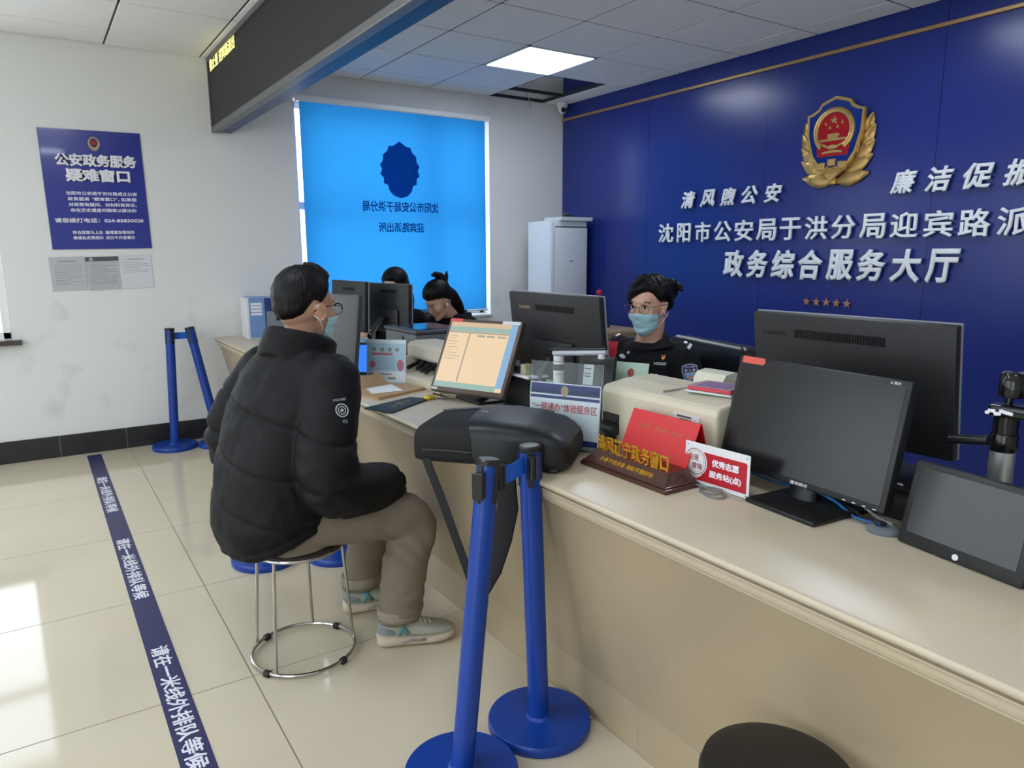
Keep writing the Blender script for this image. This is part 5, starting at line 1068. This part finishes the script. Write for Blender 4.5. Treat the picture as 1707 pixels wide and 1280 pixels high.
hair_cap(w1, F1_, lng, lambda a, e: .018+.018*max(0, sin(R_(e))), .95)
m_ = MB(F1_); m_.limb([(-.05, .0, .03), (-.085, 0, -.08), (-.09, 0, -.20)], [.075, .075, .055], 18, 4); build(m_, 'long_hair', hair_m, w1, True, 180)
m_ = MB(F1_); m_.ell((.02, .082, .012), (.012, .006, .01), 10); build(m_, 'hair_clip', wht, w1, True, 180)
F2_ = headF((2.275, 4.335, 1.058), 192, 30)
w2 = seated('person', 'woman with clipped-up black hair bending over the far desk', F2_, (2.385, 4.375, .955), 'woman with clipped-up hair', None, coat_m, (195, .14)); eyes(w2, F2_, .95, False, True)
bang = lambda a: (17 if abs(a) < 40 else 17-(abs(a)-40)*.35 if abs(a) < 80 else max(-30, 3-(abs(a)-80)*.8))
hair_cap(w2, F2_, bang, lambda a, e: .016+.018*max(0, sin(R_(e))), .95, rough=.005)
m_ = MB(F2_); m_.limb([(-.075, 0, .07), (-.095, 0, .125), (-.075, .0, .165), (-.045, 0, .180)], [.045, .034, .022, .010], 14, 4); m_.limb([(-.08, .02, .09), (-.115, .03, .12), (-.14, .03, .15)], [.03, .016, .005], 10, 4); m_.limb([(-.06, 0, .03), (-.098, .0, -.02), (-.115, 0, -.09), (-.12, .0, -.17)], [.066, .058, .050, .035], 16, 4); build(m_, 'clipped_hair', hair_m, w2, True, 180)
m_ = MB(F2_); m_.limb([(.0, .076, -.012), (.004, .082, -.02)], [.007, .005], 10, 2); build(m_, 'earphone', wht, w2, True, 180)
m_ = MB(F2_); m_.limb([(.083, -.014, -.0535), (.0895, 0, -.0545), (.083, .014, -.0535)], [.004, .006, .004], 8, 3); build(m_, 'lips', lip_m, w2, True, 180)
# ------------------------------------------------------------------ things behind and beside the counter
t = thing('air_conditioner', 'tall white floor-standing air conditioner in the corner by the blue wall', 'air conditioner', (4.085, 5.42, 0))
acw = M('appliance_white', 'dfe4e8', .35, nz=.02)
m_ = MB(); m_.bb((3.885, 5.27, .02), (4.305, 5.62, 1.66), .012); build(m_, 'cabinet', acw, t, True)
m_ = MB(); m_.ext([(3.88, 0), (4.31, 0), (4.31, .02), (3.88, .02)], 5.265, 5.625); build(m_, 'plinth', M('appliance_grey', 'b9c0c6', .4), t)
m_ = MB(); m_.bb((3.93, 5.256, .08), (4.298, 5.272, 1.60), .006); build(m_, 'front_panel', M('panel_cool_white', 'd3d9e0', .28), t, True)
m_ = MB(); m_.bb((3.888, 5.258, .05), (3.926, 5.272, 1.64), .006); build(m_, 'side_pillar', acw, t, True)
m_ = MB(); m_.bb((3.94, 5.255, 1.604), (4.295, 5.268, 1.612), .002, 1); build(m_, 'louvre_gap', greyp, t)
m_ = MB(); m_.bb((4.10, 5.2545, 1.30), (4.13, 5.2565, 1.31)); m_.cur = 1; m_.bb((4.10, 5.2545, 1.24), (4.135, 5.2565, 1.26)); build(m_, 'control_display', [greyp, wht], t)
solo(MB().bb((3.985, 5.24, 1.66), (4.345, 5.50, 1.694), .004), 'flat_box', M('flat_white_box', 'cfd6d8', .5), 'flat white box lying on top of the air conditioner', 'box')
t = thing('desk_gadget', 'small dark gadget lying on the flat box on the air conditioner', 'gadget', (4.18, 5.40, 1.694)); m_ = MB(); m_.box((4.18, 5.40, 1.708), (.07, .05, .028), .008); build(m_, 'body', M('olive_black', '2b2f2c', .4), t, True); m_ = MB(); m_.box((4.155, 5.40, 1.730), (.06, .04, .016), .005); build(m_, 'top_clip', greyp, t, True)
# side desk with an aerial lamp
oak = M('pale_oak', 'b59c78', .4, nz=.12, ns=4, stretch=(1, .1, 1))
t = thing('side_desk', 'pale wooden side desk against the blue wall behind the black monitor', 'desk', (4.15, 4.85, 0))
m_ = MB(); m_.bb((3.90, 4.56, .70), (4.39, 5.16, .728), .004); build(m_, 'desk_top', oak, t)
m_ = MB(); m_.bb((3.94, 4.60, .0), (4.37, 5.12, .70), .004); build(m_, 'pedestal', M('desk_cream', 'b7b09c', .5), t)
m_ = MB(); m_.bb((3.932, 4.62, .40), (3.942, 5.10, .68), .003); build(m_, 'drawer_front', M('desk_cream_front', 'aaa38e', .5), t)
m_ = MB(); m_.bb((3.922, 4.80, .57), (3.934, 4.92, .585), .003); build(m_, 'drawer_handle', greyp, t)
t = thing('radio_handset', 'black radio with a steel aerial and red ball tip on the side desk', 'radio', (4.13, 4.93, .728))
m_ = MB(); m_.bb((4.06, 4.83, .728), (4.22, 5.05, .752), .004); m_.loft([[V((4.08, 4.88, .752)), V((4.19, 4.88, .752)), V((4.19, 5.0, .752)), V((4.08, 5.0, .752))], [V((4.12, 4.915, .86)), V((4.15, 4.915, .86)), V((4.15, 4.965, .86)), V((4.12, 4.965, .86))]]); build(m_, 'body', blk, t)
build(MB().tube([(4.135, 4.94, .86), (4.145, 4.90, 1.02)], .008, 8), 'aerial', chrome, t, True); m_ = MB(); m_.ell((4.147, 4.896, 1.035), (.028, .028, .028), 16); build(m_, 'red_tip', M('red_ball', 'c4204a', .3), t, True)
# document camera behind the acrylic sign
wp = M('white_gloss_plastic', 'd7d8d8', .3, nz=.03)
t = thing('document_camera', 'white document camera with a folded arm behind the acrylic sign', 'document camera', (1.56, 2.06, ZT))
C0 = (1.560, 2.060)
m_ = MB(); m_.lathe([(.001, 0), (.075, 0), (.075, .012), (.06, .018), (.001, .018)], 32, (*C0, ZT)); build(m_, 'base', blk, t, True)
m_ = MB(); m_.lathe([(.001, .018), (.019, .018), (.019, .20), (.001, .20)], 24, (*C0, ZT)); build(m_, 'column', wp, t, True)
m_ = MB(); m_.lathe([(.001, .20), (.0195, .20), (.0195, .222), (.001, .222)], 24, (*C0, ZT)); build(m_, 'black_collar', blk, t, True)
m_ = MB(); m_.lathe([(.001, .222), (.019, .222), (.019, .252), (.001, .252)], 24, (*C0, ZT)); build(m_, 'column_head', wp, t, True)
d_ = V((.092, -.154, .011)); p0 = V((*C0, ZT+.262)); 
m_ = MB(); m_.tube([p0-d_.normalized()*.02, p0, p0+d_*.5, p0+d_], [.014, .016, .016, .014], 14, flat=(1, .7)); build(m_, 'arm', M('arm_silver', 'b9bcc6', .3), t, True)
m_ = MB(); m_.tube([p0+V((0, 0, .012))-d_.normalized()*.03, p0+V((0, 0, .014)), p0+d_+V((0, 0, .014))], [.012, .014, .012], 12, flat=(1, .5)); build(m_, 'arm_cover', blk, t, True)
m_ = MB(); m_.lathe([(.001, -.022), (.013, -.022), (.013, -.004), (.001, -.004)], 18, p0+d_*.9); build(m_, 'camera_head', wp, t, True)
text('SCAN', frame((C0[0]-.012, C0[1]-.0148, ZT+.187), (.78, -.63, 0), (0, 0, 1)), .02, .006, blk, t, 'maker_mark', .0008)
t = thing('card_reader', 'black desk card reader with a white label behind the document camera arm', 'card reader', (1.70, 2.03, ZT))
FK = frame((1.69, 2.02, ZT+.125), (.42, -.91, 0), (.18, .08, 1)); m_ = MB(FK); m_.bb((-.07, -.125, -.03), (.075, .12, 0), .010); build(m_, 'body', blk, t, True)
m_ = MB(FK); m_.bb((-.045, .01, 0), (-.005, .085, .001)); m_.cur = 1
for yy in (.068, .05, .04): m_.bb((-.040, yy, .001), (-.014, yy+.004, .0014))
build(m_, 'white_label', [stick, greyp], t); m_ = MB(); m_.bb((1.70, 1.97, ZT), (1.80, 2.10, ZT+.012), .004); build(m_, 'foot', blk, t)
t = thing('desk_organizer', 'black desk organiser with a white shelf of stationery behind the lit monitor', 'organiser', (1.645, 2.40, ZT))
m_ = MB(); m_.bb((1.60, 2.31, ZT), (1.69, 2.485, ZT+.125), .004); build(m_, 'box', blk, t); m_ = MB(); m_.bb((1.595, 2.305, ZT+.125), (1.695, 2.49, ZT+.135), .002, 1); build(m_, 'white_shelf', wht, t)
for i, (y, h_, c) in enumerate(((2.455, .045, 'b7c3d2'), (2.41, .03, '2a2a2c'), (2.365, .042, 'b5b593'))): solo(MB().bb((1.61, y-.017, ZT+.135), (1.65, y+.017, ZT+.135+h_), .004), 'stationery_box', M('stationery_'+c, c, .4), ['pale blue pack standing on the white organiser shelf', 'black pack standing on the white organiser shelf', 'olive pack standing on the white organiser shelf'][i], 'box')
# green certificate held upright
FG_ = frame((1.815, 1.945, .905), (.42, -.905, 0), (.22, .10, 1))
t = thing('green_certificate', 'pale green certificate with a red emblem leaning behind the ivory printer', 'certificate', (1.79, 1.93, ZT))
m_ = MB(FG_); m_.bb((-.075, -.143, -.004), (.055, .075, 0), .001, 1); build(m_, 'cover', M('mint_cover', 'afcbb8', .5, nz=.06), t); m_ = MB(FG_ @ MX.Translation((-.012, .036, 0))); m_.prism(crest_outline(.016), 0, .0006); build(m_, 'red_emblem', M('emblem_red', 'a3483f', .5), t)
m_ = MB(FG_); m_.bb((-.07, -.147, -.06), (.05, -.135, -.002), .001, 1); build(m_, 'rear_cover', MATS['mint_cover'], t)
# red booklets in a clear box on the printer
t = thing('red_case', 'flat clear case with a red booklet on top of the large ivory printer', 'case', (1.665, 1.425, ZT+.207))
FZ = MX.Translation((1.672, 1.425, ZT+.2075)) @ MX.Rotation(R_(12), 4, 'Z')
m_ = MB(FZ); m_.bb((-.062, -.075, 0), (.062, .075, .006), .002, 1); build(m_, 'clear_tray', M('pale_acrylic', 'c9d6d6', .1), t); m_ = MB(FZ); m_.bb((-.056, -.070, .006), (.056, .070, .018), .003, 1); build(m_, 'red_booklet', M('booklet_red', 'c8434f', .35), t); m_ = MB(FZ); m_.bb((-.056, -.070, .018), (.056, .070, .0195), .0005, 1); m_.cur = 1
for i in range(5): m_.bb((-.045+.018*i, -.055, .0195), (-.035+.018*i, .05, .0198))
build(m_, 'printed_cover', [M('cover_rose', 'b98ea0', .3), M('cover_violet', '6f5f94', .4)], t)
# framed display at the right with the scanner camera behind
F = panel_frame((1.500, .645, .8490), -98.9, 13) @ MX.Scale(1.045, 4)
t = thing('framed_display', 'black framed screen with bright reflections at the right end of the counter', 'display', (1.52, .66, ZT))
m_ = MB(F); m_.bb((-.124, -.083, -.035), (.124, .090, 0), .006); build(m_, 'casing', M('display_black', '1d1e20', .4), t, True)
m_ = MB(F); m_.bb((-.108, -.056, -.001), (.108, .078, .001)); build(m_, 'screen', M('display_glass', '121213', .08, spec=.5, nz=.05), t)
m_ = MB(F @ MX.Translation((0, -.0715, 0))); m_.lathe([(.001, 0), (.006, 0), (.006, .0012), (.001, .0012)], 16); build(m_, 'power_button', stick, t)
m_ = MB(F); m_.bb((.098, .060, 0), (.104, .071, .0018)); build(m_, 'red_sticker', tagred, t); m_ = MB(F); m_.bb((-.128, .0, -.02), (-.1245, .06, -.012), .0005, 1); build(m_, 'side_label', stick, t)
m_ = MB(F); m_.bb((-.05, -.080, -.075), (.05, -.04, -.03), .006); build(m_, 'prop', blk, t)
t = thing('scanner_camera', 'black overhead scanner with a silver column behind the framed display', 'scanner', (1.72, .68, ZT))
m_ = MB(); m_.bb((1.625, .36, ZT), (1.86, 1.0, ZT+.075), .006); build(m_, 'base_box', blk, t, True)
c_ = (1.70, .672); z_ = ZT+.075
m_ = MB(); m_.lathe([(.001, 0), (.024, 0), (.024, .120), (.001, .120)], 28, (*c_, z_)); build(m_, 'silver_column', M('satin_aluminium', 'b4b5b6', .3, metal=.8, nz=.08), t, True)
m_ = MB(); m_.lathe([(.001, .120), (.0255, .120), (.0265, .122), (.0265, .156), (.0255, .158), (.0235, .160), (.0235, .195), (.001, .195)], 28, (*c_, z_)); build(m_, 'black_sleeve', M('gloss_black', '121213', .12), t, True)
m_ = MB(); m_.bb((1.672, .30, z_+.195), (1.728, .70, z_+.222), .006); build(m_, 'arm', MATS['gloss_black'], t, True)
m_ = MB(); m_.tube([(1.70, .672, z_+.222), (1.70, .672, z_+.24)], .008, 10); m_.lathe([(.001, .238), (.024, .238), (.026, .245), (.026, .285), (.022, .29), (.001, .29)], 28, (c_[0], c_[1]-.005, z_)); build(m_, 'knob', MATS['gloss_black'], t, True)
m_ = MB(); 
for k in range(9): m_.ell((1.6715, .700-k*.0055-random.uniform(0, .002), z_+.207+random.uniform(-.006, .006)), (.002, .005, .005), 8)
build(m_, 'peeled_white_label', wht, t)
m_ = MB(); m_.tube([(1.72, .79, .955), (1.72, .71, .968)], .011, 12); build(m_, 'cable_sleeve', blk, t, True)
# cable outlet and cables
t = thing('cable_grommet', 'grey round cable outlet on the counter between the two black screens', 'cable outlet', (1.535, .822, ZT))
build(MB().lathe([(.001, 0), (.036, 0), (.038, .006), (.030, .014), (.020, .015), (.016, .008), (.001, .008)], 32, (1.535, .822, ZT)), 'ring', M('grommet_grey', '697178', .4), t, True)
def cable(pts, r, c, label): 
    P = [V(p) for p in pts]; q = []
    for i in range(len(P)-1):
        p0, p1, p2, p3 = P[max(i-1, 0)], P[i], P[i+1], P[min(i+2, len(P)-1)]
        for k in range(6): u = k/6; q.append(.5*((2*p1)+(p2-p0)*u+(2*p0-5*p1+4*p2-p3)*u*u+(3*p1-p0-3*p2+p3)*u**3))
    q.append(P[-1]); solo(MB().tube(q, r, 8), 'cable', M('cable_'+c, c, .5), label, 'cable', 'cables on the counter', True)
cable([(1.655, 1.30, ZT+.004), (1.625, 1.18, ZT+.004), (1.60, 1.12, ZT+.016), (1.585, 1.06, ZT+.030), (1.575, .97, ZT+.02), (1.55, .90, ZT+.006), (1.54, .835, ZT+.012)], .0032, '2c78b8', 'blue cable running from behind the black monitor to the cable outlet')
cable([(1.60, 1.0, ZT+.02), (1.575, .93, ZT+.012), (1.56, .88, ZT+.008), (1.545, .825, ZT+.014)], .0040, '1c1c1e', 'black cable running into the grey cable outlet')
cable([(1.62, .98, ZT+.03), (1.60, .91, ZT+.018), (1.575, .86, ZT+.012), (1.55, .815, ZT+.016)], .0030, 'a9abb0', 'pale grey cable running into the grey cable outlet')
cable([(1.475, 1.33, ZT+.004), (1.455, 1.36, ZT+.004), (1.435, 1.27, ZT+.004), (1.40, 1.235, ZT+.004), (1.41, 1.19, ZT+.006), (1.44, 1.20, ZT+.009), (1.425, 1.25, ZT+.006), (1.39, 1.21, ZT+.004), (1.395, 1.17, ZT+.004), (1.43, 1.18, ZT+.004), (1.418, 1.265, ZT+.010)], .0022, '77787a', 'thin looped grey wire on the counter before the red and white sign')
cable([(1.62, .55, ZT+.003), (1.60, .50, ZT+.003), (1.55, .46, ZT+.003), (1.50, .40, ZT+.003), (1.47, .30, ZT+.003)], .004, '202022', 'black cable beside the right end of the framed display')
cable([(1.615, .58, ZT+.10), (1.62, .49, ZT+.05), (1.60, .43, ZT+.02), (1.56, .36, ZT+.004)], .0035, '202022', 'black cable hanging behind the framed display')
cable([(1.76, 1.02, ZT+.10), (1.70, .98, ZT+.115), (1.66, .92, ZT+.082), (1.65, .85, ZT+.079)], .0025, 'd5d7da', 'white cable lying over the black scanner base')
# papers and a keyboard on the officer's side
solo(MB().bb((1.70, 2.10, ZT), (1.90, 2.25, ZT+.003)), 'paper_stack', M('desk_paper', 'd9dbe0', .6), 'white papers on the counter before the officer', 'paper')

# low table with a black printer under the blind
t = thing('window_table', 'dark low table under the blue blind behind the bending woman', 'table', (2.95, 5.35, 0))
m_ = MB(); m_.bb((2.45, 5.12, .70), (3.45, 5.60, .73), .004); build(m_, 'table_top', M('table_dark', '35302d', .4), t)
for x in (2.49, 3.41):
    for y in (5.16, 5.56): build(MB().bb((x-.02, y-.02, 0), (x+.02, y+.02, .70)), 'leg', greyp, t)
t = thing('desk_printer', 'black printer on the low table under the blue blind, right of the bending woman', 'printer', (2.78, 5.35, .73))
m_ = MB(); m_.bb((2.52, 5.17, .73), (3.02, 5.52, .90), .012); build(m_, 'body', blk, t, True); m_ = MB(); m_.bb((2.55, 5.20, .90), (2.99, 5.50, .918), .006); build(m_, 'lid', M('lid_grey', '3b3d40', .4), t, True); m_ = MB(); m_.bb((2.62, 5.155, .76), (2.92, 5.172, .80), .003); build(m_, 'paper_tray', dg, t)
